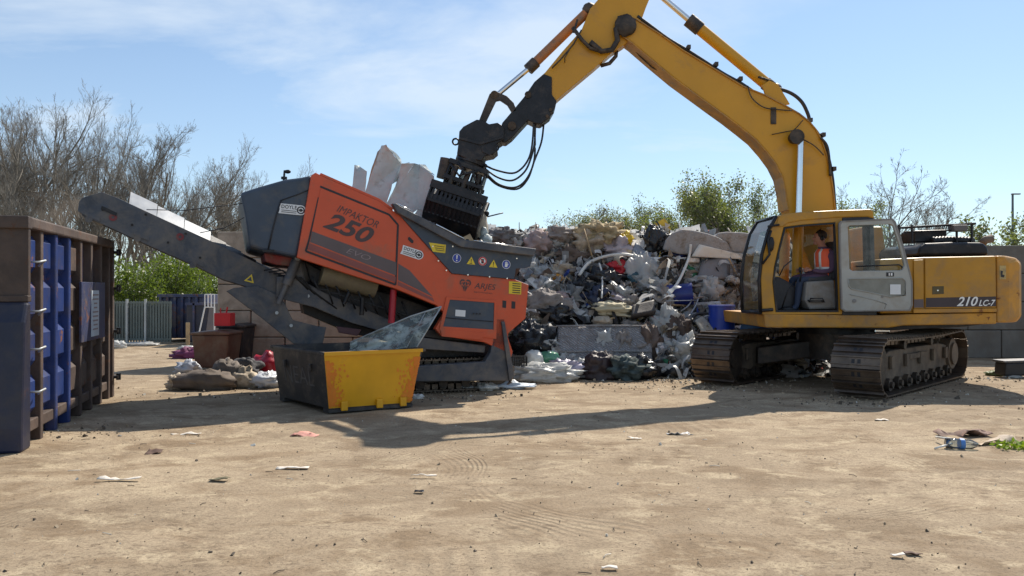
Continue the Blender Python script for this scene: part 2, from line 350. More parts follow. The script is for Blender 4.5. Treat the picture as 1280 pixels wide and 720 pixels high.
# ================================================================== ground
def ground_mat():
    m=bpy.data.materials.new('dry_dirt'); m.use_nodes=True; nt=m.node_tree; bs=nt.nodes['Principled BSDF']; tc=nt.nodes.new('ShaderNodeTexCoord'); v=tc.outputs['Object']
    def mapd(sc,rot=0):
        k=nt.nodes.new('ShaderNodeMapping'); k.inputs['Scale'].default_value=sc; k.inputs['Rotation'].default_value=(0,0,rot); nt.links.new(v,k.inputs[0]); return k.outputs[0]
    c=mixc(nt,ramp(nt,noi(nt,v,.35,6,.6),.38,.62),(.345,.265,.178),(.45,.353,.24))
    c=mixc(nt,ramp(nt,noi(nt,mapd((.8,1.15,1),.12),1.4,9,.66,.6),.47,.60),c,(.27,.195,.122))
    c=mixc(nt,ramp(nt,noi(nt,mapd((.9,1.1,1),.5),.8,10,.70,.8),.50,.60),c,mixc(nt,.38,c,(.19,.14,.09)))   # darker scuffed streaks
    c=mixc(nt,ramp(nt,noi(nt,mapd((.8,1.1,1),-.3),2.8,9,.66,.3),.52,.64),c,(.50,.40,.27))     # pale dust
    c=mixc(nt,ramp(nt,noi(nt,v,.8,3,.5),.56,.70,),c,mixc(nt,.5,c,(.30,.225,.145)))
    g=noi(nt,v,42,6,.8); c=mixc(nt,ramp(nt,g,.42,.50,(1,1,1,1),(0,0,0,1)),c,mixc(nt,.55,c,(.15,.11,.075)))
    vo=nt.nodes.new('ShaderNodeTexVoronoi'); vo.inputs['Scale'].default_value=9; nt.links.new(v,vo.inputs['Vector'])
    peb=ramp(nt,vo.outputs['Distance'],.07,.11,(1,1,1,1),(0,0,0,1))
    sel=ramp(nt,noi(nt,v,1.7,4,.6),.52,.6); pm=nt.nodes.new('ShaderNodeMath'); pm.operation='MULTIPLY'; nt.links.new(peb,pm.inputs[0]); nt.links.new(sel,pm.inputs[1])
    c=mixc(nt,pm.outputs[0],c,(.13,.10,.075))
    fl_=ramp(nt,noi(nt,mapd((.8,1.3,1),.06),11,8,.68,.5),.55,.60); sel2=ramp(nt,noi(nt,v,.7,4,.6),.44,.56); q_=nt.nodes.new('ShaderNodeMath'); q_.operation='MULTIPLY'; nt.links.new(fl_,q_.inputs[0]); nt.links.new(sel2,q_.inputs[1]); q2=nt.nodes.new('ShaderNodeMath'); q2.operation='MULTIPLY'; q2.inputs[1].default_value=.6; nt.links.new(q_.outputs[0],q2.inputs[0])
    c=mixc(nt,q2.outputs[0],c,(.16,.115,.075))
    c=mixc(nt,ramp(nt,noi(nt,v,.22,5,.6,.6),.50,.60),c,mixc(nt,.28,c,(.23,.175,.12)))
    # caterpillar and tyre prints: fine ribs inside curved bands
    def prints(rot,off,wscale,width,rib):
        k=nt.nodes.new('ShaderNodeMapping'); k.inputs['Rotation'].default_value=(0,0,rot); k.inputs['Location'].default_value=(off,0,0); nt.links.new(v,k.inputs[0])
        dn=nt.nodes.new('ShaderNodeTexNoise'); dn.inputs['Scale'].default_value=.35; nt.links.new(k.outputs[0],dn.inputs['Vector'])
        s=nt.nodes.new('ShaderNodeSeparateXYZ'); nt.links.new(k.outputs[0],s.inputs[0])
        def mm(op,a,b):
            q=nt.nodes.new('ShaderNodeMath'); q.operation=op
            for i,x in enumerate((a,b)):
                if hasattr(x,'is_linked'): nt.links.new(x,q.inputs[i])
                else: q.inputs[i].default_value=x
            return q.outputs[0]
        x=mm('ADD',s.outputs[0],mm('MULTIPLY',mm('SUBTRACT',dn.outputs['Fac'],.5),3.0))
        fx=mm('ABSOLUTE',mm('SUBTRACT',mm('FRACT',mm('MULTIPLY',x,wscale),0),.5),0)
        band=ramp(nt,fx,width,width+.02,(1,1,1,1),(0,0,0,1))
        ribs=mm('SINE',mm('MULTIPLY',(s.outputs[1] if rib>0 else x),abs(rib)),0)
        patch=ramp(nt,noi(nt,k.outputs[0],.45,4,.6),.50,.62)
        return mm('MULTIPLY',mm('MULTIPLY',band,patch),mm('MULTIPLY',mm('ADD',ribs,1),.5))
    p1=prints(.9,1.3,.28,.06,-95); p2=prints(-.35,.4,.22,.07,-80); p3=prints(1.45,2.1,.2,.05,45)
    mx=nt.nodes.new('ShaderNodeMath'); mx.operation='MAXIMUM'; nt.links.new(p1,mx.inputs[0]); nt.links.new(p2,mx.inputs[1])
    mx2=nt.nodes.new('ShaderNodeMath'); mx2.operation='MAXIMUM'; nt.links.new(mx.outputs[0],mx2.inputs[0]); nt.links.new(p3,mx2.inputs[1])
    f=nt.nodes.new('ShaderNodeMath'); f.operation='MULTIPLY'; f.inputs[1].default_value=.30; nt.links.new(mx2.outputs[0],f.inputs[0])
    c=mixc(nt,f.outputs[0],c,(.22,.165,.11))
    nt.links.new(c,bs.inputs['Base Color']); bs.inputs['Roughness'].default_value=.92; bs.inputs['Specular IOR Level'].default_value=.2
    h=nt.nodes.new('ShaderNodeMath'); h.operation='MULTIPLY_ADD'; h.inputs[1].default_value=-.5; nt.links.new(mx2.outputs[0],h.inputs[0]); nt.links.new(noi(nt,mapd((1,1.15,1),.1),9,11,.78),h.inputs[2])
    b=nt.nodes.new('ShaderNodeBump'); b.inputs['Strength'].default_value=.8; b.inputs['Distance'].default_value=.026; nt.links.new(h.outputs[0],b.inputs['Height'])
    nt.links.new(b.outputs[0],bs.inputs['Normal']); return m
M['ground']=ground_mat()
def gz(x,y):
    if not(-14<x<16 and 1<y<26): return 0
    p=V((x,y,0)); return .018*noise.noise(p*.7)+.010*noise.noise(p*2.3)+.006*abs(noise.noise(p*6.0))
xs=[-400,-150,-70,-40,-25,-18,-14]+[-14+.12*i for i in range(1,251)]+[18,25,40,70,150,400]
ys=[-60,-20,-5,1]+[1+.07*i for i in range(1,160)]+[12.2+.2*i for i in range(1,70)]+[30,40,60,100,200,500,1500]
mb=MB(); mb.v=[V((x,y,gz(x,y))) for y in ys for x in xs]; W=len(xs)
mb.f=[[j*W+i,j*W+i+1,(j+1)*W+i+1,(j+1)*W+i] for j in range(len(ys)-1) for i in range(W-1)]; mb.m=[0]*len(mb.f); mb.smooth=[True]*len(mb.f)
g=link('ground',mb,M['ground']); g['kind']='structure'

# loose grit and crumbs of rubble strewn over the dirt: nobody could count them
mb=MB(); rr=random.Random(3)
mats=[mat('grit_dark',(.10,.08,.06),.9,var=.4),mat('grit_tan',(.36,.28,.19),.9,var=.3),mat('grit_pale',(.6,.57,.5),.8,var=.3)]
for i in range(5200):
    y=2.6+rr.random()**1.3*19; x=rr.uniform(-.68,.68)*y
    if noise.noise(V((x*.5,y*.5,4)))+.35*noise.noise(V((x*2,y*2,1)))<rr.uniform(-.5,.35): continue
    s=rr.choices([.003,.0045,.006,.009,.015],[6,6,4,2,.5])[0]*rr.uniform(.7,1.3)*(1+y*.03)
    mb.mi=rr.choices([0,1,2],[3,9,2])[0]
    R=Euler((rr.random()*3,rr.random()*3,rr.random()*3)).to_matrix()
    mb.box((x,y,gz(x,y)+s*.25),(s*rr.uniform(.7,2.2),s,s*rr.uniform(.4,.9)),R)
for i in range(110):   # straws and splinters
    y=2.8+rr.random()**1.2*14; x=rr.uniform(-.66,.66)*y; a=rr.uniform(-3,3); L=rr.uniform(.02,.11); z=gz(x,y)+.006
    mb.mi=rr.choice([0,0,2]); mb.tube([(x,y,z),(x+L*.5*math.cos(a),y+L*.5*math.sin(a),z+.004),(x+L*math.cos(a+.2),y+L*math.sin(a+.2),z)],.003,4)
for cx_,cy_,sp_,n_ in ((5.0,11.6,.7,260),(3.2,13.2,.8,200),(8.3,14.6,.6,160),(6.6,12.9,1.2,220),(-1.2,12.2,.8,260),(-.3,13.9,.6,160),(1.8,14.5,1.4,600),(3.6,14.2,.8,260),(-3.8,12.6,1.0,160),(-5.0,9.0,.6,120),(7.9,9.2,1.0,120)):
    for i in range(n_):     # crumbled soil and fragments shed at the tracks and the heap foot
        x=rr.gauss(cx_,sp_); y=rr.gauss(cy_,sp_*.45); s=rr.choices([.008,.013,.02,.035],[6,5,3,1])[0]*rr.uniform(.7,1.3)
        mb.mi=rr.choices([0,1,2],[4,6,3 if cy_>14 else 1])[0]; mb.box((x,y,gz(x,y)+s*.2),(s*rr.uniform(.7,2),s,s*rr.uniform(.3,.8)),Euler((rr.random()*3,rr.random()*3,rr.random()*3)).to_matrix())
o=link('grit',mb,mats); o['kind']='stuff'; o['label']='small grit and splinters scattered over the dry dirt yard'; o['category']='gravel'

# ================================================================== fence, far hedge, trees
t=Thing('mesh_fence','grey green mesh security fence with pale posts below the trees','fence',(-17,35,0))
fy=24.1
def FP(px,z): return V(((px-640)/F*fy,fy,z))
x0,x1=-22.0,-10.3
m_=MB(); m_.obox((x0,fy,.05),(x1-x0,0,0),(0,.012,0),(0,0,1.28)); 
# corrugated mesh panel with a slight fold
mm_=MB()
k=0; x=x0
while x<x1:
    mm_.obox((x,fy-.02,.05),(.055,0,0),(0,.012,0),(0,0,1.25)); x+=.085
mm_.obox((x0,fy-.03,1.22),(x1-x0,0,0),(0,.04,0),(0,0,.05)); mm_.obox((x0,fy-.03,.12),(x1-x0,0,0),(0,.04,0),(0,0,.05)); mm_.obox((x0,fy+.02,.1),(x1-x0,0,0),(0,.008,0),(0,0,1.1))
t.part('mesh_panel',mm_,M['fence'])
for px in (62,88,112,137,160,183):
    p=MB(); q=FP(px,0); p.obox(q+V((-.03,-.09,-.1)),(.06,0,0),(0,.06,0),(0,0,1.46)); t.part('post',p,M['post'])

def branch(mbs,rr,p,d,L,r,lev,maxlev,up,kids,tips,curl=.16):
    n=5 if lev<2 else (4 if lev<maxlev else 3)
    pts=[p.copy()]; ds=[]
    for i in range(n):
        d=(d+V((rr.gauss(0,curl),rr.gauss(0,curl),rr.gauss(0,curl)+up*.10))).normalized()
        p=p+d*(L/n); pts.append(p.copy()); ds.append(d.copy())
    sides=7 if lev==0 else (5 if lev==1 else 3)
    rs=[r*(1-.72*i/n) for i in range(n+1)]
    mbs[0 if lev<=1 else 1].tube(pts,rs,sides,cap=False)
    if lev>=maxlev:
        tips.append((pts[-1],ds[-1])); tips.append((pts[-2],ds[-1])); return
    for k in range(kids[lev]):
        t_=rr.uniform(.28 if lev==0 else .2,1.0); i=min(n-1,int(t_*n)); q=pts[i].lerp(pts[i+1],t_*n-i)
        dd=ds[i]; side=V((rr.gauss(0,1),rr.gauss(0,1),rr.gauss(0,1)*.5)); side=(side-dd*side.dot(dd)).normalized()
        ang=rr.uniform(.35,.8) if lev>0 else rr.uniform(.3,.75)
        nd=(dd*math.cos(ang)+side*math.sin(ang)).normalized()
        branch(mbs,rr,q,nd,L*(1-t_*.45)*rr.uniform(.42,.62),max(.006,rs[i]*.55),lev+1,maxlev,up,kids,tips,curl)
def leafquad(mb,rr,p,s):
    a=V((rr.gauss(0,1),rr.gauss(0,1),rr.gauss(0,1))).normalized(); b=a.cross(V((rr.gauss(0,1),rr.gauss(0,1),rr.gauss(0,1)))).normalized()
    mb.add([p,p+a*s*.5+b*s*.28,p+a*s,p+a*s*.5-b*s*.28],[[0,1,2,3]])
def tree(name,label,cat,loc,h,seed,kids,maxlev=4,stems=1,r0=.17,up=.5,group=None,leaf=None,nleaf=0,ls=.1,spread=.3,barkm='bark',curl=.16,lmat='leaf1'):
    rr=random.Random(seed); loc=V(loc); t=Thing(name,label,cat,loc,group); a,b=MB(),MB(); tips=[]
    for k in range(stems):
        an=2*math.pi*k/stems+rr.random(); off=V((math.cos(an),math.sin(an),0))*(.0 if stems==1 else .35)
        d=V((math.cos(an)*spread if stems>1 else rr.gauss(0,.05),math.sin(an)*spread if stems>1 else 0,1)).normalized()
        branch((a,b),rr,loc+off-V((0,0,.1)),d,h*rr.uniform(.82,1.0)*.78,r0,0,maxlev,up,kids,tips,curl)
    zs=max(p.z for p in b.v); s=(h+loc.z)/zs
    for q in (a,b):
        q.v=[loc+V(((p.x-loc.x)*1.0,(p.y-loc.y)*1.0,(p.z-loc.z)*s)) for p in q.v]
    t.part('trunk',a,M[barkm])
    b.mi=0; 
    if nleaf:
        b.mi=1
        for i in range(nleaf):
            p,d=rr.choice(tips); p=loc+V((p.x-loc.x,p.y-loc.y,(p.z-loc.z)*s))+V((rr.gauss(0,.14),rr.gauss(0,.14),rr.gauss(0,.14)))
            leafquad(b,rr,p,ls*rr.uniform(.6,1.3))
    t.part('crown',b,[M['twig'],M[lmat]])
    return t
# bare winter trees on the left behind the fence
protos=[]
spec=[(-30.5,47,14.2),(-27.6,45,12.6),(-25.6,49,13.6),(-23.2,46,11.9),(-20.6,47,11.0),(-18.9,44,10.6),(-17.4,50,9.6),(-15.3,49,9.9),(-26,41,9.2),(-21.6,42,8.0),(-14.2,56,8.9),(-12.6,60,8.7),(-29.2,52,14.0),(-32.5,49,15.4),(-24.4,54,12.6),(-18.2,55,9.4),(-32.3,43,11.2),(-16.2,60,8.6)]
desc=['tallest bare tree at the left edge of the photograph','bare grey tree rising behind the rusty skip container','wide bare tree with dense twigs behind the container rim','bare tree just left of the conveyor head','bare tree standing above the conveyor head','bare tree above the bright conveyor side board','bare tree with an ivy dotted top above the conveyor middle','bare tree sloping down towards the grey engine cover','low bare tree among the green bushes behind the container','short bare tree behind the conveyor head','small pale bare tree left of the grey engine cover','small bare tree whose top shows beside the engine cover','bare tree behind the others, second from the left edge','bare tree cut by the left edge of the photograph','bare tree in the back row above the container far end','bare back row tree between the conveyor and the engine cover','bare tree low at the left edge above the container','faint distant bare tree left of the grey engine cover']
for i,((x,y,h),ds) in enumerate(zip(spec,desc)):
    if i<5: 
        t=tree('bare_tree',ds,'tree',(x,y,0),h,20+i,(12,8,5,4),4,stems=(3 if i%2 else 2),r0=.14,up=1.15,group='bare trees behind the fence',spread=.22)
        protos.append((t.o,h))
    else:
        o,h0=protos[i%5]; c=copy_tree(o); s=h/h0; c.location=(x,y,0); c.scale=(s*.95,s*.95,s); c.rotation_euler=(0,0,1.3*i); c['label']=ds; c['group']='bare trees behind the fence'
places=['left edge of the photograph, behind the rusty container','container near corner, faint and slim','container rim, leaning left','container rim, thin and pale','container far end, with a forked top','dust off the conveyor head','conveyor head, slim and upright','bright side board top end','bright side board middle, bushy','bright side board lower end, low','stay cables beside the engine cover','engine cover, very small']
rr_=random.Random(31)
for k in range(12):
    px=-20+k*29; d_=rr_.uniform(50,60); x=(px-640)/F*d_; topy=(112 if px<60 else (112+(px-60)*.50 if px<250 else 207+(px-250)*.05))+rr_.uniform(4,30)
    h=CH+(HZ-topy)*d_/F
    o,h0=protos[(k*2+1)%5]; c=copy_tree(o); s=h/h0; c.location=(x,d_,0); c.scale=(s*rr_.uniform(.7,.9),s*.8,s); c.rotation_euler=(0,0,.9*k+.4)
    c['label']='back row bare tree above the '+places[k]; c['group']='bare trees behind the fence'
# green undergrowth
def bush(name,label,cat,loc,r,h,seed,n,ls,mt,group=None,stems=12):
    rr=random.Random(seed); loc=V(loc); t=Thing(name,label,cat,loc,group); st=MB(); lf=MB()
    cl=[]
    for k in range(stems):
        a=rr.random()*6.28; q=loc+V((math.cos(a)*r*rr.uniform(.2,1),math.sin(a)*r*.6*rr.uniform(.2,1),h*rr.uniform(.35,1)*(.95)))
        st.tube([loc+V((rr.gauss(0,.2*r),rr.gauss(0,.1),-.05)),loc.lerp(q,.5)+V((rr.gauss(0,.1),0,.1)),q],[.025,.015,.006],4); 
        for j in range(4): cl.append((loc.lerp(q,rr.uniform(.25,1)),rr.uniform(.25,.5)*min(r,h)))
    for i in range(n):
        c,cr=rr.choice(cl); d=V((rr.gauss(0,1),rr.gauss(0,1),rr.gauss(0,.8))); p=c+d*cr*.42
        if p.z<.05: p.z=rr.random()*.4
        leafquad(lf,rr,p,ls*rr.uniform(.5,1.3))
    t.part('stem',st,M['twig']); t.part('foliage',lf,M[mt]); return t
pl=[]
bd=['bright green bush behind the fence next to the container end','tall bright green bush above the fence posts','green bush between two bare trunks above the fence','bright bush behind the left end of the dark blue container','green bush over the dark blue container','green bush at the right end of the dark blue container','low green bush beside the concrete block wall','darker green bush far left behind the skip container','green bush half hidden by the skip container','lush green bush behind the fence centre','green bush in the back row under the conveyor']
for i,(x,y,r,h,d) in enumerate(zip((-14.2,-16.0,-17.6,-14.6,-12.6,-10.8,-9.3,-25,-21,-15.4,-13.4),(29.5,33,32,34,32,31,29,33,31,37,38),(1.5,1.7,1.6,1.6,1.5,1.4,1.3,2,1.8,1.9,1.9),(3.3,3.4,2.9,3.9,3.2,3.5,2.7,3.0,2.9,4.3,4.0),bd)):
    if i<3: t=bush('green_bush',d,'bush',(x,y,0),r,h,60+i,7000,.11,'leaf1','green bushes behind the fence'); pl.append((t.o,r,h))
    else:
        o,r_,h_=pl[i%3]; c=copy_tree(o); c.location=(x,y,0); c.scale=(r/r_,r/r_,h/h_); c.rotation_euler=(0,0,2.1*i); c['label']=d; c['group']='green bushes behind the fence'
# leafy trees behind the heap
def hz_(px,py,d): return CH+(HZ-py)*d/F
for (px,top,d,sd,nl,ls,mt,lb,sp) in (
 (935,219,28,91,20000,.085,'leaf2','broad young leaved tree behind the yellow boom',.5),
 (885,230,29,92,18000,.085,'leaf2','young leaved tree left of the boom with drooping sprays',.6),
 (975,228,30,101,16000,.085,'leaf2','leafy tree crossing behind the foot of the yellow boom',.55),
 (845,243,30,102,13000,.08,'leaf3','olive leaved low tree above the grey carpet on the heap',.6),
 (795,245,31,93,13000,.075,'leaf3','thin pale leaved tree above the middle of the rubbish heap',.6),
 (745,262,33,94,5200,.075,'leaf3','small feathery tree at the left of the leafy trees',.6),
 (910,236,32,103,14000,.085,'leaf3','olive tree filling the gap between the two broad leafy trees',.6),
 (862,246,33,104,12000,.08,'leaf2','soft green tree rising above the grey carpet pieces',.6),
 (715,268,34,106,3500,.075,'leaf3','farthest left thin sprays behind the heap crest',.65),
 (770,258,34,105,7000,.075,'leaf3','sparse olive sprays behind the brown sacking',.65),
 (1020,262,31,95,7000,.10,'leaf2','dense green shrub tree right behind the cab',.55)):
    tree('young_leaf_tree',lb,'tree',((px-640)/F*d,d,0),hz_(px,top,d),sd,(9,7,6,4),4,stems=4,r0=.05,up=.16,leaf=1,nleaf=nl,ls=ls,spread=sp,curl=.21,lmat=mt)
tree('bare_tree','bare spreading tree above the machine engine cover','tree',(15.6,33,0),7.6,96,(9,7,5,4),4,stems=4,r0=.075,up=.35,spread=.35,curl=.14)
tree('bare_tree','wide low bare tree behind the tall bare stems','tree',(17.6,37,0),6.0,97,(9,7,6,4),4,stems=4,r0=.07,up=.25,spread=.6,curl=.16)
tree('bare_tree','thin bare tree just right of the cab roof','tree',(13.6,36,0),6.1,98,(8,6,5,4),4,stems=3,r0=.05,up=.3,spread=.5,curl=.16)
tree('young_leaf_tree','leafy shrub tree below the lamp post at the right edge','tree',(19.0,31,0),4.6,99,(8,6,5,4),4,stems=4,r0=.05,up=.25,leaf=1,nleaf=4200,ls=.14,spread=.5,lmat='leaf2')
tree('young_leaf_tree','small leafy sprig tree left of the lamp post','tree',(17.6,31.5,0),4.1,100,(7,5,5,4),4,stems=3,r0=.04,up=.2,leaf=1,nleaf=1400,ls=.13,spread=.5,lmat='leaf2')

# lamp post far right
t=Thing('street_lamp','thin grey lamp post with a flat lamp head at the right edge','street lamp',(0,0,0)); q=B(1266,300,40); t.loc=V((q.x,q.y,0)); t.o.location=t.loc
zt=B(1266,243,40).z
p=MB(); p.tube([(q.x,q.y,0),(q.x,q.y,zt*.5),(q.x,q.y,zt)],[.09,.07,.05],8); t.part('pole',p,M['fence'])
p=MB(); p.box((q.x+.16,q.y,zt+.02),(.42,.14,.06)); t.part('lamp_head',p,M['fence'],bevel=.01)

# ================================================================== concrete block walls
def blockwall(name,label,x0,x1,y,courses,h,L,depth,mt,seed,dx=0):
    t=Thing(name,label,'wall',((x0+x1)/2,y,0)); rr=random.Random(seed); mb=MB()
    for c in range(courses):
        x=x0-(L/2 if c%2 else 0)
        while x<x1:
            a=max(x,x0); b=min(x+L,x1)
            if b-a>.12:
                j=rr.uniform(-.012,.012); mb.obox((a+.012,y+j,c*h+.006),(b-a-.024,0,0),(0,depth,0),(0,0,h-.014))
            x+=L
    t.part('blocks',mb,mt,bevel=.022)
    m2=MB(); m2.obox((x0+.03,y+.06,.0),(x1-x0-.06,0,0),(0,depth-.12,0),(0,0,courses*h-.05)); t.part('joint_fill',m2,M['joint'])
    return t
blockwall('block_wall','tan concrete block wall behind the crusher, left of the heap',B(271,400,17.6).x,B(470,400,17.6).x,17.6,5,.585,1.5,.7,M['block'],1)
blockwall('block_wall','low concrete block wall between the heap and the cab',B(897,400,17).x,B(1180,400,17).x,17.0,3,.60,1.45,.7,M['block'],2)
blockwall('block_wall','tall grey concrete block wall at the right behind the counterweight',B(1168,400,19).x,B(1168,400,19).x+9,19.0,4,.675,1.6,.8,M['block_grey'],3)

# ================================================================== far containers and bins on the left
t=Thing('skip_container','dark blue waste container in front of the fence under the bushes','container',B(232,400,25)-V((0,0,B(232,400,25).z)))
def D(px,py,y=25.0): return B(px,py,y)
b=MB(); x0,x1=D(199,0).x,D(258,0).x; zt=D(0,368).z
b.prism([(x0+.1,25,.12),(x1,25,.12),(x1,25,zt),(x0,25,zt)],(0,1.8,0)); t.part('body',b,M['cont_dark'],bevel=.02)
b=MB()
for k in range(7):
    x=x0+.06+(x1-x0-.12)*k/6; b.obox((x-.04,24.93,.12),(.08,0,0),(0,.07,0),(0,0,zt-.16))
b.obox((x0-.03,24.92,zt-.09),(x1-x0+.06,0,0),(0,.1,0),(0,0,.1)); t.part('rib',b,M['cont_dark'],bevel=.01)
t=Thing('skip_container','small bright blue container right of the dark blue one','container',(D(246,0,23.6).x,23.6,0))
b=MB(); x0,x1=D(233,0,23.6).x,D(262,0,23.6).x; zt=D(0,379,23.6).z
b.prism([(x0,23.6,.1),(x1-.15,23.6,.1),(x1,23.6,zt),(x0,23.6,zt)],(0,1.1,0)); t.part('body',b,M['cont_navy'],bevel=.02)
b=MB(); b.obox((x0-.02,23.55,zt-.06),(x1-x0+.04,0,0),(0,.06,0),(0,0,.07)); b.obox((x0+.2,23.55,.1),(.06,0,0),(0,.06,0),(0,0,zt-.1)); t.part('rim',b,M['cont_dark'])
# white ladder rack
b=MB()
q0=D(256,384,23.0); q1=D(268,368,23.0)
for k in range(4):
    x=q0.x+(q1.x-q0.x)*k/3; b.cyl((x,23,q0.z),(x,23,q1.z),.014,6)
b.cyl((q0.x,23,q1.z),(q1.x,23,q1.z),.014,6); b.cyl((q0.x,23,q0.z),(q1.x,23,q0.z),.014,6)
b.cyl((q0.x,23,q0.z),(q0.x-.25,23,0),.02,6); b.cyl((q1.x,23,q0.z),(q1.x,23,0),.02,6)
single('rail_rack','white barred rack standing beside the blue container','rack',b,M['white'])
# brown wheeled bin and dark bin
def bin_(label,pxa,pxb,pyt,pyb,mt,lidm,taper=.06,depth=.8):
    y=F*CH/(pyb-HZ); a,bq=B(pxa,pyt,y),B(pxb,pyt,y); zt=a.z; cx=(a.x+bq.x)/2
    t=Thing('wheeled_bin',label,'bin',(cx,y,0)); m=MB()
    lo=[V((a.x+taper,y+.05,.06)),V((bq.x-taper,y+.05,.06)),V((bq.x-taper,y+depth-.05,.06)),V((a.x+taper,y+depth-.05,.06))]
    up=[V((a.x,y,zt)),V((bq.x,y,zt)),V((bq.x,y+depth,zt)),V((a.x,y+depth,zt))]
    m.add(lo+up,[[0,3,2,1],[4,5,6,7],[0,1,5,4],[1,2,6,5],[2,3,7,6],[3,0,4,7]]); t.part('body',m,mt,bevel=.03)
    m=MB(); w=bq.x-a.x
    m.prism([(a.x-.03,y-.03,zt),(bq.x+.03,y-.03,zt),(bq.x+.03,y-.03,zt+.05),(cx+.1,y-.03,zt+.09),(a.x-.03,y-.03,zt+.05)],(0,depth+.06,0)); t.part('lid',m,lidm,bevel=.02)
    for sx in(a.x+.12,bq.x-.12):
        m=MB(); m.cyl((sx-.03,y+.12,.07),(sx+.03,y+.12,.07),.07,14); t.part('wheel',m,M['rubber'])
    return t
M['bin_brown']=mat('brown_bin_plastic',(.12,.05,.03),.5,var=.25,sc=2,bump=.05,dirt=.35)
M['bin_dark']=mat('black_bin_plastic',(.02,.022,.028),.45,var=.3,bump=.05,dirt=.2)
bin_('brown plastic wheeled bin beside the clothes on the ground',239,286,419,464,M['bin_brown'],M['bin_brown'])
bin_('black wheeled bin right behind the brown bin',272,304,410,459,M['bin_dark'],M['bin_dark'])
b=MB(); q=B(272,407,16.4); r_=B(292,391,16.4); b.obox((q.x,16.2,q.z-.0),(r_.x-q.x,0,0),(0,.3,0),(0,0,r_.z-q.z)); b.cyl((q.x+.1,16.3,r_.z),(q.x+.1,16.3,r_.z+.1),.015,6); b.cyl((q.x+.2,16.35,r_.z),(q.x+.22,16.35,r_.z+.12),.02,6)
M['red']=mat('red_plastic',(.55,.02,.03),.45,var=.15,bump=.03)
single('red_crate','small red box lying on top of the dark bins','box',b,M['red'],bevel=.015)
# yellow gas bottle-like bollard beside the bins
b=MB(); q=B(234,430,23.1); b.obox((q.x-.05,23.1,0),(.1,0,0),(0,.1,0),(0,0,B(0,403,23.1).z))
single('timber_post','short worn yellow post left of the brown bin','post',b,M['wood'],bevel=.02)

# ================================================================== big rusty roll-off container at the left
A0=V((-4.98,8.2,0)); s_=V((-.27,.963,0)).normalized(); p_=V((-.963,-.27,0)).normalized(); Z=V((0,0,1))
t=Thing('waste_container','large rusty blue ribbed waste container under the conveyor head','container',A0+s_*2-p_*-1.2)
def CC(a,b_,z): return A0+s_*a+p_*b_+Z*z
LC,WC,HC=4.0,2.5,2.36
wall=MB(); wall.obox(CC(0,.10,.25),s_*LC,p_*.04,Z*(HC-.25)); t.part('side_wall',wall,M['cont_blue'])
wall=MB(); wall.obox(CC(0,WC-.14,.25),s_*LC,p_*.04,Z*(HC-.25)); t.part('side_wall',wall,M['cont_blue'])
fl=MB(); fl.obox(CC(0,.1,.2),s_*LC,p_*(WC-.2),Z*.06); t.part('floor_plate',fl,M['cont_brown'])
for i,a in enumerate((.50,1.07,1.64,2.21,2.78,3.35,3.88)):
    r_=MB(); r_.obox(CC(a-.06,-.0,.0),s_*.10,p_*.12,Z*(HC-.06)); t.part('rib',r_,(M['cont_blue'] if i in(1,2) else M['cont_brown']),bevel=.012)
    r_=MB(); r_.obox(CC(a-.05,WC-.12,0),s_*.09,p_*.12,Z*(HC-.06)); t.part('rib',r_,M['cont_brown'],bevel=.012)
# pressed swages between ribs
for i,(a,b2) in enumerate(((.02,.45),(.55,1.02),(1.12,1.59),(1.69,2.16),(2.26,2.73),(2.83,3.30),(3.4,3.83))):
    sw=MB()
    rows=((.30,.72),(.80,1.22),(1.30,1.72),(1.80,2.22))
    if i>=4: rows=((.30,.72),(.80,1.22))
    for (z0,z1) in rows:
        o=CC(a,.10,z0); L=b2-a; h=z1-z0
        base=[o,o+s_*L,o+s_*L+Z*h,o+Z*h]; q=[o+s_*.05+Z*.07-p_*.055,o+s_*(L-.05)+Z*.07-p_*.055,o+s_*(L-.05)+Z*(h-.07)-p_*.055,o+s_*.05+Z*(h-.07)-p_*.055]
        sw.add(base+q,[[4,5,6,7],[0,1,5,4],[1,2,6,5],[2,3,7,6],[3,0,4,7]])
    t.part('pressed_panel',sw,M['cont_blue'] if i<3 else M['cont_brown'])
# plain plate over the far ribs with the notice
pl_=MB(); pl_.obox(CC(2.05,-.035,.95),s_*1.35,p_*.03,Z*.78); t.part('side_plate',pl_,M['cont_dark'],bevel=.005)
no=MB(); no.obox(CC(2.55,-.045,1.0),s_*.42,p_*.008,Z*.62); nn=t.part('notice_sign',no,mat('faded_notice',(.5,.56,.62),.5,var=.15,bump=0)); 
tx=MB(); rr=random.Random(2)
for k in range(9):
    z=1.55-.058*k; ww=rr.uniform(.16,.34); tx.obox(CC(2.76-ww/2,-.049,z),s_*ww,p_*.003,Z*.02)
t.part('notice_print',tx,M['text_faint'],parent=nn)
rim=MB(); rim.obox(CC(-.04,-.03,HC-.1),s_*(LC+.08),p_*.16,Z*.12); rim.obox(CC(-.04,WC-.13,HC-.1),s_*(LC+.08),p_*.16,Z*.12); t.part('top_rail',rim,M['cont_brown'],bevel=.02)
bot=MB(); bot.obox(CC(0,.02,.14),s_*LC,p_*.1,Z*.12); bot.obox(CC(0,.6,.0),s_*LC,p_*.12,Z*.2); bot.obox(CC(0,WC-.72,.0),s_*LC,p_*.12,Z*.2); t.part('skid_rail',bot,M['cont_brown'],bevel=.01)
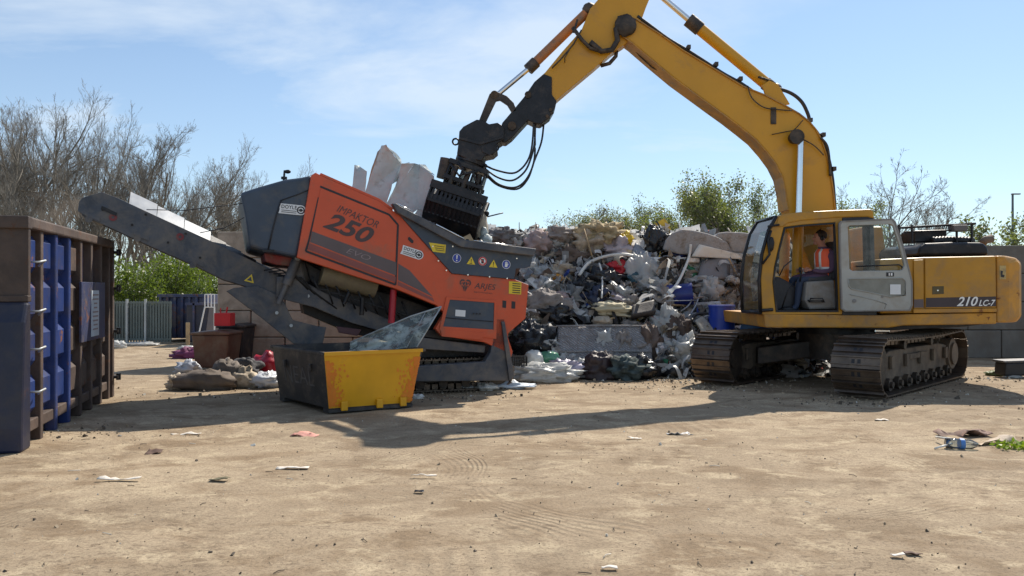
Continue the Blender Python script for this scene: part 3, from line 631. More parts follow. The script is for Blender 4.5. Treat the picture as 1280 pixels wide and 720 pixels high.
# near end: brown upper box section over a bulging blue lower section
e=MB(); e.prism([CC(-.06,-.02,1.56),CC(-.06,-.02,HC),CC(.02,-.02,HC),CC(.02,-.02,1.56)],p_*(WC+.04)); e.obox(CC(-.10,-.03,HC-.11),s_*.14,p_*(WC+.06),Z*.13); e.obox(CC(-.09,-.025,1.50),s_*.12,p_*(WC+.05),Z*.07); t.part('end_panel',e,M['cont_end'],bevel=.012,label='rusty brown upper end panel')
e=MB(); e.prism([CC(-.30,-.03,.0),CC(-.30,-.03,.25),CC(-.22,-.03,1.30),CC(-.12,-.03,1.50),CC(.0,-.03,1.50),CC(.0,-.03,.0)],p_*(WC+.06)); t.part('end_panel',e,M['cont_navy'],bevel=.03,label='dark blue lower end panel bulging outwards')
for zz in (.55,1.0,1.4,1.92):
    e=MB(); e.tube([CC(.20,.05,zz),CC(.20,-.05,zz),CC(.30,-.08,zz+.02),CC(.36,.0,zz-.04)],.012,6); t.part('tarpaulin_hook',e,M['post'])
# far end door post with hinges and the cross bar
e=MB(); e.obox(CC(LC,-.02,.0),s_*.12,p_*.12,Z*(HC-.02)); e.obox(CC(LC,WC-.12,0),s_*.12,p_*.12,Z*(HC-.02)); e.obox(CC(LC+.02,.1,.25),s_*.06,p_*(WC-.2),Z*1.9); e.obox(CC(LC,0,HC-.12),s_*.14,p_*WC,Z*.14)
t.part('door',e,M['cont_brown'],bevel=.01)
for zz in (.3,1.0,1.65,2.2): e=MB(); e.cyl(CC(LC+.16,-.07,zz-.05),CC(LC+.16,-.07,zz+.05),.035,10); e.obox(CC(LC+.05,-.08,zz-.02),s_*.14,p_*.08,Z*.04); t.part('hinge',e,M['black'])
# load inside
mb=MB(); rr=random.Random(5)
lm=[M['cont_brown'],M['white'],M['block'],M['black']]
for i in range(260):
    mb.mi=rr.randrange(4); c=CC(rr.uniform(.3,3.8),rr.uniform(.3,2.2),1.15+rr.uniform(-.2,.25)); mb.box(c,(rr.uniform(.05,.35),rr.uniform(.05,.3),rr.uniform(.02,.12)),Euler((rr.random()*3,rr.random()*3,rr.random()*3)).to_matrix())
mb.mi=2; mb.obox(CC(.05,.15,.3),s_*(LC-.1),p_*(WC-.35),Z*.85)
o=link('shredded_waste',mb,lm); o['kind']='stuff'; o['label']='shredded waste filling the container'; o['category']='rubbish'
# ================================================================== crusher (tracked waste shredder)
th=math.radians(20); R0=V((.25,12.9,0)); U=V((math.cos(th),math.sin(th),0)); VV=V((-math.sin(th),math.cos(th),0))
def S(px,py,v=0.0):
    k=(px-640)/F; yy=12.9+v*math.cos(th)
    u=(.25-v*math.sin(th)-k*yy)/(k*math.sin(th)-math.cos(th))
    p=R0+U*u+VV*v; return V((p.x,p.y,CH+(HZ-py)*p.y/F))
def SP(pts,v=0.0): return [S(a,b,v) for a,b in pts]
T=Thing('waste_shredder','orange and slate grey tracked waste shredder with a long conveyor','shredder',R0-U*2+VV*1.2)
def pp(name,pts,v,d,mt,bevel=0,parent=None,label=None):
    m=MB(); m.prism(SP(pts,v),VV*d); return T.part(name,m,mt,parent,bevel,label)
# slate engine cover
cov=[(306,268),(300,241),(325,233),(357,224),(377,221.5),(390,218.5),(390,236),(372,322),(329,314),(312,309)]
m=MB(); a=SP(cov,.06); m.prism(a,VV*2.15); 
ec=T.part('engine_cover',m,M['navy'],bevel=.05,seg=3)
m=MB(); m.tube([S(351.5,250,.05),S(345,270,.05),S(340,290,.05),S(335,313,.05)],.012,6); m.tube([S(352,250,.05),S(372,243,.05),S(389,236,.05)],.008,6); T.part('seam',m,M['text_black'],parent=ec)
m=MB(); m.prism(SP([(328,312),(343,312),(342,315),(329,315)],.03),VV*.04); T.part('latch',m,M['black'],parent=ec)
m=MB(); q=S(354.5,226,.4); m.tube([q,S(355,221,.4),S(355.5,213.5,.4),S(359,213.5,.4)],.016,6); m.blob(S(359.5,214.5,.4),(.05,.03,.03),1,.05); m.cyl(S(355,224,.38),S(355,221,.38),.045,10); T.part('beacon_mount',m,M['black'])
# orange housing : near shell, inner box, far shell
shell=[(389,219),(394.5,215.5),(401,219),(474,251),(491,263),(499,268),(565,342),(643,349),(661,356),(657,398),(636,416),(632,430),(631,440),(606,428),(552,420),(544,411),(556,392),(546,382),(494,361),(440,344.5),(405,333),(371,322)]
pp('side_panel',shell,.0,.14,M['orange'],.012)
inner=[(392,222),(401,224),(474,257),(497,276),(560,345),(636,352),(652,360),(640,412),(626,425),(560,414),(556,398),(552,384),(440,342),(376,320)]
pp('machine_core',inner,.16,2.0,M['black'])
m=MB(); m.prism(SP(shell,0),VV*.12); m.v=[p+VV*2.24 for p in m.v]; T.part('side_panel',m,M['orange'],bevel=.012)
# bright top edge strip
m=MB(); e=[S(401,219,0),S(474,251,0),S(491,263,0)]; m.prism([e[0],e[1],e[2],e[2]+Z*.035,e[1]+Z*.035,e[0]+Z*.035],VV*2.36); T.part('roof_panel',m,M['orange'])
# door seams (recessed dark grooves built as thin strips standing 3mm proud)
def strip(pts,v,wd,mt,name='door_seam',parent=None):
    m=MB(); q=SP(pts,v)
    for a,b in zip(q[:-1],q[1:]):
        d=(b-a).normalized(); nrm=d.cross(VV).normalized(); m.obox(a-nrm*wd/2,b-a,nrm*wd,-VV*.004)
    return T.part(name,m,mt,parent)
door=pp('engine_door',[(401,235),(486,269.5),(496,281.5),(493,353.5),(384,313),(387.5,300)],-.012,.01,M['orange'],.004)
strip([(400,233),(486,268),(497.5,281),(494.5,356),(382,314),(386.3,300),(398.5,247)],-.002,.028,M['text_black'],parent=door)
# stripes
pp('stripe',[(390,289),(495.5,328),(495,344.5),(387.5,302.5)],-.016,.003,M['stripe'],parent=door)
pp('stripe',[(387,304),(494.8,346),(494.3,353),(384.5,311.5)],-.016,.003,M['stripe2'],parent=door)
pp('stripe',[(498,329.5),(512,338),(541,371),(497.5,350)],-.004,.003,M['stripe'])
pp('stripe',[(497.5,351.5),(541,372.5),(543,377),(497,356.5)],-.004,.003,M['stripe2'])
# lettering
def fr(px,py,slope):                       # local right / up vectors of a slanted line on the near side
    X=(S(px+20,py+20*slope,0)-S(px,py,0)).normalized(); Y=VV.cross(X).normalized()
    if Y.z<0: Y=-Y
    return X,Y
def lettering(txt,px,py,slope,hpx,mt,v=-.018,bold=0,shear=0,spacing=1,wpx=None,name='lettering',parent=None):
    X,Y=fr(px,py,slope); O=S(px,py,v); sz=hpx*O.y/F/.72
    m=text_mb(txt,sz,V((0,0,0)),(1,0,0),(0,1,0),0,shear=shear,bold=bold,spacing=spacing)
    xs_=[p.x for p in m.v]; 
    if wpx: k=(wpx*O.y/F)/(max(xs_)-min(xs_)); 
    else: k=1
    m.v=[O+X*(p.x*k)+Y*p.y for p in m.v]
    return T.part(name,m,mt,parent)
lettering('IMPAKTOR',447,271,.42,9.5,M['text_dark'],wpx=54,shear=.25,bold=-.004,parent=door)
lettering('250',434,285.5,.40,21,M['text_dark'],wpx=62,shear=.3,bold=.03,parent=door)
lettering('EVO',447,318,.36,7,M['text_faint'],wpx=31,shear=.3,v=-.022,bold=-.012,parent=door)
lettering('ARJES',606,358.4,.085,7.2,M['text_dark'],wpx=28,shear=.2,v=-.004,bold=.004)
lettering('RECYCLING',604,366,.085,1.6,M['text_dark'],wpx=24,v=-.004)
# ARJES crest : a faceted ram like head made of slanted bars
X,Y=fr(581,357,.085); O=S(581.5,356.5,-.004); u=13/F; m=MB()
for sx in(-1,1):
    for pts in ([(0.5,6),(3,7.5),(5.5,7),(7.5,4.5),(7.5,1.5),(5.5,-.5),(5.2,1.2),(6,2.5),(5.7,4.2),(4.3,5.2),(2.4,5)],[(.4,4.6),(2.2,3.8),(3.4,2),(2.2,-.5),(.4,1.5)],[(3.8,3.8),(5,3),(4.6,1.2),(3.9,1.8)],[(.4,.5),(2.4,-1.6),(2.9,-3.2),(1,-7.5),(.4,-8)],[(3.2,-.4),(4.6,-.8),(4.2,-2.6),(3.2,-2.2)]):
        flat(m,O,X,Y,[(sx*a*u*.95,b*u*.95) for a,b in pts],0 if sx<0 else .0)
T.part('crest',m,M['text_dark'])
# DOYLE stickers : rounded white tag with name and a round emblem
def doyle(px,py,slope,w,h,v,mirror=1,parent=None):
    X,Y=fr(px,py,slope); O=S(px,py,v); k=O.y/F; m=MB(); W,H=w*k/2,h*k/2
    pts=[(-W,-H),(-W*.93,-H*.2),(-W*.98,H)]+[(W-H+H*math.cos(a),H*math.sin(a)) for a in [math.pi/2-math.pi*i/10 for i in range(11)]]
    flat(m,O,X,Y,pts,0); a=T.part('sticker',m,M['white'],parent)
    m=text_mb('DOYLE',H*1.0,V((0,0,0)),(1,0,0),(0,1,0),bold=.015,spacing=1.1); xm=max(p.x for p in m.v)-min(p.x for p in m.v); kx=W*1.12/xm; m.v=[O-VV*.003+X*(p.x*kx-W*.26)+Y*(p.y+H*.38) for p in m.v]
    q=[]; m.mi=0
    for kk in range(2): 
        b0=-W*.8; m.add([O-VV*.003+X*x+Y*y for x,y in((b0,-H*(.25+kk*.35)),(b0+W*1.1,-H*(.25+kk*.35)),(b0+W*1.1,-H*(.37+kk*.35)),(b0,-H*(.37+kk*.35)))],[[0,1,2,3]])
    c=O+X*(W-H*1.02)-VV*.003; disc(m,c,X,Y,H*.78,0,24,H*.55); disc(m,c,X,Y,H*.32,0,12,H*.12); m.add([c+X*H*a+Y*H*b for a,b in((-.5,-.08),(.5,-.08),(.5,.08),(-.5,.08))],[[0,1,2,3]])
    T.part('sticker_print',m,M['text_black'],parent or T.o)
doyle(365.5,261.8,.10,33,12.5,.045)
doyle(515.5,316,.33,29,11.5,-.006)
# hopper : slate sign panel, lip, inner walls, far wall
pp('hopper_panel',[(497,262),(503,262),(577,307),(667,318),(663,333),(658,335),(645,336),(643,349),(565,342),(499,268)],-.03,.06,M['navy'],.008)
lip=[(490,254),(495,254),(501,258),(583,300),(671,311),(668,320),(577,309),(497,266)]
pp('hopper_lip',lip,-.14,.16,M['steel'],.015)
m=MB(); m.prism(SP([(490,254),(501,257),(583,299),(671,310),(668,320),(577,309),(497,266)],0),VV*.12); m.v=[p+VV*2.36+Z*.0 for p in m.v]; T.part('hopper_lip',m,M['steel'],bevel=.015)
m=MB(); a,b,c=S(500,264,0),S(580,306,0),S(662,316,0)
m.add([a,b,c,c+VV*.7-Z*.9-U*.3,b+VV*.7-Z*.9,a+VV*.7-Z*.9+U*.3],[[0,1,4,5],[1,2,3,4]]); m.add([p+VV*(2.4) for p in(a,b,c)]+[p+VV*1.7-Z*.9 for p in(a,b,c)],[[0,3,4,1],[1,4,5,2]])
m.add([c,c+VV*2.4,c+VV*1.7-Z*.9-U*.3,c+VV*.7-Z*.9-U*.3],[[0,1,2,3]]); T.part('hopper_wall',m,M['steel'])
# lip end notch pieces and bright worn edges
m=MB(); m.tube([S(545,280.5,-.15),S(560,288,-.15),S(580,298.5,-.15)],.010,5); m.tube([S(497,254.6,-.15),S(515,263.5,-.15)],.008,5); m.tube([S(592,300.6,-.15),S(640,306.5,-.15)],.006,5); T.part('worn_edge',m,M['chrome'])
# safety signs
def sign(px,py,kind):
    O=S(px,py,-.036); X,Y=fr(px,py,.09); k=O.y/F; r=5.6*k
    if kind in('blue_bang','blue_glove'):
        m=MB(); disc(m,O,X,Y,r,0); a=T.part('safety_sign',m,M['text_white']); m=MB(); disc(m,O-VV*.002,X,Y,r*.9,0); T.part('sign_face',m,M['sign_blue'],a)
        m=MB()
        if kind=='blue_bang': flat(m,O-VV*.004,X,Y,[(-.16*r,.68*r),(.16*r,.68*r),(.09*r,-.2*r),(-.09*r,-.2*r)],0); disc(m,O-Y*r*.5-VV*.004,X,Y,r*.15,0,12)
        else:
            flat(m,O-VV*.004,X,Y,[(-.32*r,-.6*r),(.25*r,-.6*r),(.3*r,.05*r),(-.3*r,.05*r)],0)
            for q in range(4): flat(m,O-VV*.004,X,Y,[((-.3+.155*q)*r,.06*r),((-.18+.155*q)*r,.06*r),((-.18+.155*q)*r,(.5+.1*(q in(1,2)))*r),((-.3+.155*q)*r,(.5+.1*(q in(1,2)))*r)],0)
            flat(m,O-VV*.004,X,Y,[(.31*r,-.35*r),(.52*r,.15*r),(.42*r,.22*r),(.31*r,-.05*r)],0)
        T.part('sign_symbol',m,M['text_white'],a)
    elif kind=='red_hand':
        m=MB(); disc(m,O,X,Y,r,0); a=T.part('safety_sign',m,M['text_white']); m=MB(); disc(m,O-VV*.002,X,Y,r*.97,0,24,r*.72); T.part('sign_face',m,M['sign_red'],a)
        m=MB(); flat(m,O-VV*.003,X,Y,[(-.28*r,-.5*r),(.25*r,-.5*r),(.3*r,.05*r),(-.3*r,.05*r)],0)
        for q in range(4): flat(m,O-VV*.003,X,Y,[((-.3+.155*q)*r,.06*r),((-.18+.155*q)*r,.06*r),((-.18+.155*q)*r,.5*r),((-.3+.155*q)*r,.5*r)],0)
        T.part('sign_symbol',m,M['text_black'],a)
        m=MB(); flat(m,O-VV*.005,X,Y,[(-.6*r,.5*r),(-.5*r,.6*r),(.6*r,-.5*r),(.5*r,-.6*r)],0); T.part('sign_bar',m,M['sign_red'],a)
    else:
        m=MB(); flat(m,O,X,Y,[(-r,-.8*r),(r,-.8*r),(0,.95*r)],0); a=T.part('safety_sign',m,M['sign_yellow'])
        m=MB(); flat(m,O-VV*.002,X,Y,[(-.1*r,.4*r),(.1*r,.4*r),(.06*r,-.25*r),(-.06*r,-.25*r)],0); disc(m,O-Y*r*.48-VV*.002,X,Y,r*.11,0,10)
        if kind=='tri2': flat(m,O-VV*.002,X,Y,[(-.45*r,-.68*r),(.45*r,-.68*r),(.2*r,-.58*r),(-.2*r,-.58*r)],0)
        T.part('sign_symbol',m,M['text_black'],a)
for a in ((571,322.8,'blue_bang'),(589,326,'tri2'),(603.2,326.5,'red_hand'),(616.8,329.8,'tri'),(632.8,330.5,'blue_glove')): sign(*a)
def label(pts,v,mt,rows,name='warning_label'):
    q=SP(pts,v); m=MB(); m.add(q,[[0,1,2,3]]); a=T.part(name,m,mt); m=MB()
    for r_ in rows:
        l0=q[0].lerp(q[3],r_); l1=q[1].lerp(q[2],r_); l2=q[0].lerp(q[3],r_+.07); l3=q[1].lerp(q[2],r_+.07); m.add([l0.lerp(l1,.28)-VV*.003,l0.lerp(l1,.92)-VV*.003,l2.lerp(l3,.92)-VV*.003,l2.lerp(l3,.28)-VV*.003],[[0,1,2,3]])
    T.part('label_print',m,M['text_black'],a)
label([(536,303),(557.5,306),(556.5,316.5),(541,314.5)],-.034,M['sign_yellow'],(.25,.5,.72))
label([(636.3,351.5),(651.8,352.8),(651.4,368.2),(636,367)],-.004,M['sign_yellow'],(.12,.3,.48,.66,.84))
for px,py in((541,308),(548,326),(558,338),(585,343.5),(612,346),(634,348),(646,323),(566,308)): m=MB(); m.cyl(S(px,py,-.045),S(px,py,-.03),.012,8); T.part('bolt',m,M['chrome'])
m=MB(); m.prism(SP([(510,297),(512,296),(517,301),(516.5,304),(514.5,304),(510,299.5)],-.006),VV*.004); T.part('handle',m,M['text_black'])
# slots, control recess
pp('slot',[(628.2,375.5),(633,376),(632.6,385),(628,384.5)],-.004,.003,M['text_black']); pp('slot',[(639.5,376.5),(644.3,377),(644,386),(639.2,385.6)],-.004,.003,M['text_black'])
m=MB(); m.ring(SP([(558,371),(621.5,375.5),(620.5,424),(549,413)],-.02),SP([(562.5,374.5),(618,378.5),(617,412),(554,408)],-.02),VV*.03); T.part('control_frame',m,M['orange'],bevel=.004)
pp('control_panel',[(562,374),(618.5,378),(617.5,412),(553.5,408.5)],-.008,.006,M['navy'])
pp('control_plate',[(569.5,387),(582,388),(581.5,396),(569,395)],-.014,.004,M['white'])
m=MB()
for px in(592,596,600): m.cyl(S(px,392,-.03),S(px,392,-.01),.014,8)
m.tube([S(556,397,-.012),S(590,400,-.012),S(616,402,-.012)],.007,5); T.part('switch',m,M['text_black'])
pp('lower_cover',[(551,411),(606,416),(603,425),(552,420.5)],-.025,.02,M['orange'],.004)
# belly : drum like tank, hanging gear, red prop
m=MB(); m.cyl(S(402,341,.45),S(470,358,.45),.19,22); T.part('exhaust_drum',m,mat('dusty_olive_drum',(.20,.17,.10),.65,var=.3,sc=3,bump=.2,dirt=.4),bevel=.02)
pp('belly_plate',[(380,325),(404,338),(470,362),(496,368),(550,388),(548,412),(525,418),(486,402),(440,392),(405,372),(388,352)],.62,1.4,M['black'],.03)
m=MB(); m.cyl(S(492,362,.2),S(489,404,.2),.052,14); T.part('red_strut',m,mat('red_strut_paint',(.42,.015,.03),.4,bump=0))
m=MB(); m.cyl(S(453,372,.3),S(452,394,.3),.035,10); m.cyl(S(436,366,.3),S(430,380,.3),.03,8); T.part('strut',m,M['black'])
m=MB(); rr=random.Random(8)
for k in range(9):
    x=390+k*14; m.tube([S(x,345+k*4,.35),S(x+8,362+k*4,.3+rr.random()*.1),S(x+20,362+k*4.5,.3),S(x+26,380+k*3,.4)],.015,6)
T.part('hose',m,M['rubber'])
# conveyor
near=[(97,264),(98.5,252),(103,247),(127,240),(146,247),(203,273.5),(262,300.5),(326,331),(372,352),(430,377),(420,392),(279,349.5),(241,331),(190,309),(137,284.5),(113,274)]
cv=pp('conveyor_side',near,.62,.05,M['steel'],.006)
m=MB(); m.prism(SP(near,.62),VV*.05); m.v=[p+VV*1.12 for p in m.v]; T.part('conveyor_side',m,M['steel'],bevel=.006)
q=SP([(108,262),(145,254),(262,308),(400,372),(396,380),(258,316),(143,266),(112,272)],.62); m=MB(); m.v=[]; m.prism([p+VV*.06 for p in q],VV*1.04); T.part('conveyor_belt',m,M['rubber'],bevel=.01)
m=MB(); c=S(113,262,.62); m.cyl(c+VV*.07,c+VV*1.1,.14,20); T.part('head_roller',m,M['steel'])
# bright flared board on the far edge
n0,n1=S(149,246.5,.62),S(262,299,.62); fb=MB(); nn=5
for k in range(3):
    a=n0.lerp(n1,k/3+.004)+VV*1.17-Z*.03; b=n0.lerp(n1,(k+1)/3-.004)+VV*1.17-Z*.03
    up=VV*.30+Z*(.27-.02*k); fb.obox(a,b-a,up,V((0,0,.012)))
T.part('side_board',fb,mat('worn_bare_board',(.42,.43,.44),.32,metal=.35,var=.12,sc=2,bump=.04,dirt=.15))
fb=MB(); m0,m1=S(262,299,.62),S(345,340,.62)
for k in range(4):
    a=m0.lerp(m1,k/4)+VV*1.17; b=m0.lerp(m1,(k+1)/4)+VV*1.17; fb.obox(a,b-a,VV*.25+Z*(.14-.02*k),V((0,0,.012)))
T.part('rubber_skirt',fb,M['rubber'])
# brackets, rollers, cylinder, cable and triangle sign on the near plate
for px,py in((128,262),(165,281),(210,303),(250,322),(182,268),(232,292)): m=MB(); m.cyl(S(px,py,.60),S(px,py,.64),.018,8); T.part('bolt',m,M['black'])
m=MB(); m.prism(SP([(127,257),(146,266),(145,270),(140,268),(126,261)],.60),VV*.03); T.part('bearing_plate',m,M['black'])
m=MB()
for px,py in((141,271.5),(225,296)): disc(m,S(px,py,.612),*fr(px,py,.45),.055,0,16,.02)
T.part('bearing',m,M['bearing_red'])
m=MB()
for px,py in((176,300),(245,333),(115,276)): 
    m.prism(SP([(px-9,py-7),(px+10,py+1),(px+9,py-4),(px-8,py-11)],.6),VV*.08); m.cyl(S(px-4,py-2,.60),S(px-4,py-2,1.8),.05,12)
T.part('return_roller',m,M['steel'])
m=MB(); m.tube([S(183,262,.6),S(230,263,.5),S(305,254,.1)],.006,4); m.tube([S(250,291,.6),S(280,285,.4),S(305,272,.1)],.006,4); T.part('stay_cable',m,M['text_black'])
X,Y=fr(312,348,.1); O=S(312,348,.612); r=7*O.y/F; m=MB(); flat(m,O,X,Y,[(-.9*r,-.5*r),(.8*r,-.8*r),(.3*r,.8*r)],0); a=T.part('safety_sign',m,M['sign_yellow']); m=MB(); flat(m,O-VV*.002,X,Y,[(-.45*r,-.35*r),(.45*r,-.5*r),(.2*r,.35*r)],0); T.part('sign_symbol',m,M['steel'],a)
# hinge bracket and lower conveyor frame
pp('hinge_bracket',[(283,364),(292,360),(322,357),(352,371),(366,400),(398,408),(408,409),(403,432),(367,430),(325,396),(292,371)],.56,.06,M['steel'],.01)
m=MB(); m.prism(SP([(283,364),(322,357),(352,371),(366,400),(367,427),(325,396),(292,371)],.56),VV*.05); m.v=[p+VV*1.2 for p in m.v]; T.part('hinge_bracket',m,M['steel'],bevel=.01)
pp('lower_beam',[(366,318),(376,322),(381,352),(402,364),(470,392),(497,404),(497,420),(440,404),(392,384),(345,372),(346,346),(362,345)],.50,.08,M['steel'],.012)
pp('lower_beam',[(376,372),(392,384),(440,404),(497,420),(497,430),(436,416),(380,392)],.9,.5,M['black'],.012)
pp('cross_plate',[(421,408),(452,412),(447,420),(424,416)],.46,.1,mat('dull_red_steel',(.09,.035,.04),.5,bump=.05),.01)
m=MB(); m.cyl(S(372,322,.42),S(358,356,.42),.075,14); m.cyl(S(358,356,.42),S(348,380,.42),.045,12); T.part('lift_cylinder',m,M['steel'])
m=MB(); m.blob(S(372,322,.36),(.05,.05,.05),1,.05); T.part('pin',m,M['post'])
for px,py in((346,391),(364,407),(385,370)): m=MB(); m.cyl(S(px,py,.5),S(px,py,.55),.026,10); T.part('pin',m,M['post'])
m=MB()
for k in range(5):
    m.tube([S(330+k*6,338+k*2,.5),S(345+k*8,335+k*3,.45),S(368+k*6,345+k*5,.5),S(385+k*9,362+k*6,.5)],.012,5)
T.part('hose',m,M['rubber'])
# red gear below the engine cover
pp('red_frame',[(330,316),(372,322),(372,334),(345,331),(332,327)],.5,1.3,mat('dull_red_frame',(.28,.03,.03),.5,bump=.05,dirt=.3),.02)
# undercarriage
pp('chassis_beam',[(513,458),(606,452),(613,441),(620,398.5),(631,398.5),(633,420),(637,476),(513,477)],.0,.16,M['steel'],.012)
m=MB(); m.prism(SP([(513,458),(606,452),(613,441),(620,398.5),(631,398.5),(633,420),(637,476),(513,477)],.0),VV*.16); m.v=[p+VV*2.15 for p in m.v]; T.part('chassis_beam',m,M['steel'],bevel=.012)
pp('leg_reinforcement',[(627,402),(631,402),(643,470),(637,476)],-.05,.05,M['steel'],.004)
pp('upper_beam',[(520,421),(607,432),(606,441),(520,436)],.12,.1,M['steel'],.01)
pp('upper_beam',[(524,411),(548,413),(606,424),(606,429),(548,424),(522,420)],.25,1.6,M['black'],.01)
pp('orange_stay',[(633,416),(641,440),(637,452),(632,440)],.05,.08,M['orange'],.004)
def belt_track(TT,name,P0,dirv,side,L,H,W,pitch,mt,grouser=.03,sag=0,parent=None):
    # stadium path along dirv, width along side, centre of length at P0 (ground)
    r=H/2; straight=L-H; n=int((2*straight+2*math.pi*r)/pitch); per=2*straight+2*math.pi*r; m=MB()
    for k in range(n):
        s=k/n*per
        if s<straight: p=(-straight/2+s,0.0); t_=(1,0)
        elif s<straight+math.pi*r: a=(s-straight)/r; p=(straight/2+r*math.sin(a),r-r*math.cos(a)); t_=(math.cos(a),math.sin(a))
        elif s<2*straight+math.pi*r: q=s-straight-math.pi*r; p=(straight/2-q,H-sag*math.sin(math.pi*q/straight)); t_=(-1,0)
        else: a=(s-2*straight-math.pi*r)/r; p=(-straight/2-r*math.sin(a),r+r*math.cos(a)); t_=(-math.cos(a),-math.sin(a))
        tv=dirv*t_[0]+Z*t_[1]; nv=dirv*t_[1]-Z*t_[0]; c=P0+dirv*p[0]+Z*p[1]
        hp=per/n*.49
        m.obox(c-tv*hp-side*W/2-nv*.028,tv*hp*1.94,side*W,nv*.022)
        m.obox(c-tv*hp-side*W/2-nv*.006,tv*.02,side*W,nv*grouser)
        m.obox(c+tv*hp*.2-side*W/2-nv*.006,tv*.018,side*W,nv*grouser*.7)
        for sd in(-.16,.16): m.obox(c-tv*hp-side*(sd*W+.03)-nv*.11,tv*hp*1.5,side*.05,nv*.085)
        m.mi=1
        for sd in(-.05,.07): m.obox(c-tv*hp*.5+side*(sd*W)-side*.02-nv*.0045,tv*hp*.7,side*.045,nv*.002) 
        m.mi=0
    return TT.part(name,m,[mt,M['text_black']],parent)
pc=(S(545,486,.45)); pc.z=0.01
for vo in (0.0,1.55):
    c=pc-U*.1+VV*vo
    belt_track(T,'crawler_track',c,U,VV,2.75,.52,.38,.13,M['tracks'],.02)
    m=MB(); m.obox(c-U*1.1-VV*.12+Z*.14,U*2.2,VV*.24,Z*.26); T.part('track_frame',m,M['steel'],bevel=.02)
    for k in range(6):
        m=MB(); a=c+U*(-.95+.38*k)+Z*.115; m.cyl(a-VV*.13,a+VV*.13,.075,14); T.part('roller',m,M['grime'])
    for sgn in(-1,1):
        m=MB(); a=c+U*(1.10*sgn)+Z*.26; m.cyl(a-VV*.14,a+VV*.14,.20,18); T.part('sprocket' if sgn>0 else 'idler',m,M['grime'],bevel=.01)
    pass
m=MB(); m.obox(pc-U*.9+VV*.1+Z*.35,U*1.6,VV*1.4,Z*.35); T.part('chassis',m,M['black'],bevel=.03)
m=MB(); m.obox(S(505,420,.6),U*1.6,VV*1.2,-Z*.6); T.part('chassis',m,M['black'],bevel=.03)

# large crumpled panels being fed into the hopper
def Pn(px,py,y=14.2): return B(px,py,y)
M['panel']=film('dirty_white_panel',(.47,.53,.53),.14,.5,.12,.12)
M['panel_brown']=mat('stained_panel_lining',(.30,.23,.17),.7,var=.2,sc=2,bump=.1,dirt=.3)
def crease(name,label,facets,mt,cat='sheet'):
    m=MB(); 
    for pts in facets:
        vs=[Pn(*p) for p in pts]; m.add(vs,[list(range(len(vs)))])
    o=single(name,label,cat,m,mt); sb=o.modifiers.new('s','SUBSURF'); sb.subdivision_type='SIMPLE'; sb.levels=sb.render_levels=5
    for nm,sz,st in(('folds',.34,.05),('creases',.10,.012)):
        tx=bpy.data.textures.get(nm) or bpy.data.textures.new(nm,'CLOUDS'); tx.noise_scale=sz; d_=o.modifiers.new(nm,'DISPLACE'); d_.texture=tx; d_.strength=st; d_.texture_coords='GLOBAL'
    md=o.modifiers.new('t','SOLIDIFY'); md.thickness=.012; return o
crease('crumpled_panel','folded dirty white panel with two tall pointed corners in the hopper',
  [[(455,243,14.0),(477,182,14.1),(482,181,14.0),(501,206,14.25)],[(455,243,14.0),(501,206,14.25),(490,230,14.0),(482,258,14.1)],[(482,181,14.0),(501,199,14.3),(501,206,14.25)],[(501,206,14.25),(512,203,14.3),(498,225,14.2),(490,230,14.0)]],M['panel'])
crease('crumpled_panel','brown lined inner fold between the pointed white corners',[[(455,245,14.35),(464,214,14.3),(477,184,14.15),(470,226,14.5)],[(464,214,14.3),(472,190,14.4),(477,184,14.15)]],M['panel_brown'])
crease('crumpled_panel','large pale grey panel leaning against the grab in the hopper',
  [[(482,258,14.1),(498,225,14.2),(502,204,14.0),(518,204,14.05)],[(482,258,14.1),(518,204,14.05),(524,206,14.2),(522,262,14.0),(514,268,14.0)],[(524,206,14.2),(543,220,13.9),(540,262,14.0),(522,262,14.0)],[(524,206,14.2),(532,207,14.2),(543,220,13.9)],[(522,262,14.0),(540,262,14.0),(538,285,14.0),(510,280,14.0)]],M['panel'])
crease('crumpled_panel','pale translucent looking panel standing left of the pointed corners',[[(440,240,14.6),(443,206,14.7),(449,208,14.8),(459,214,14.6),(456,244,14.5)]],M['panel'])
M['foam']=mat('dirty_foam',(.42,.37,.29),.85,var=.2,sc=4,bump=.4,bsc=20)
m=MB(); m.blob(B(599,282,14.3),(.14,.15,.34),4,.25,2,18,12); single('foam_lump','tan foam lump hanging out beside the grab','foam',m,M['foam'])
m=MB(); m.blob(B(607,300,14.2),(.12,.12,.10),7,.3); m.blob(B(604,290,14.2),(.07,.08,.09),8,.3); single('foam_lump','small white crumpled lump at the hopper lip below the grab','foam',m,M['panel'])
m=MB(); m.tube([B(609,271,14.3),B(629,266,14.3)],.012,5); m.blob(B(608,267,14.3),(.05,.04,.05),3,.2); single('metal_rod','thin rod with a dark knob sticking out beside the grab','rod',m,M['black'])
m=MB(); rr=random.Random(12)
for k in range(70):
    c=R0-U*rr.uniform(.2,1.5)+VV*rr.uniform(.5,2.0); t_=(R0.x-c.x); base=S(560,290,0).z-.25-.25*rr.random(); c.z=base+.25*min(1,max(0,(t_-.4)))
    m.mi=rr.randrange(3); m.box(c,(rr.uniform(.1,.5),rr.uniform(.05,.4),rr.uniform(.02,.15)),Euler((rr.random()*3,rr.random()*3,rr.random()*3)).to_matrix())
o=link('hopper_rubbish',m,[M['panel'],M['black'],M['wood']]); o['kind']='stuff'; o['label']='mixed rubbish lying inside the hopper'; o['category']='rubbish'

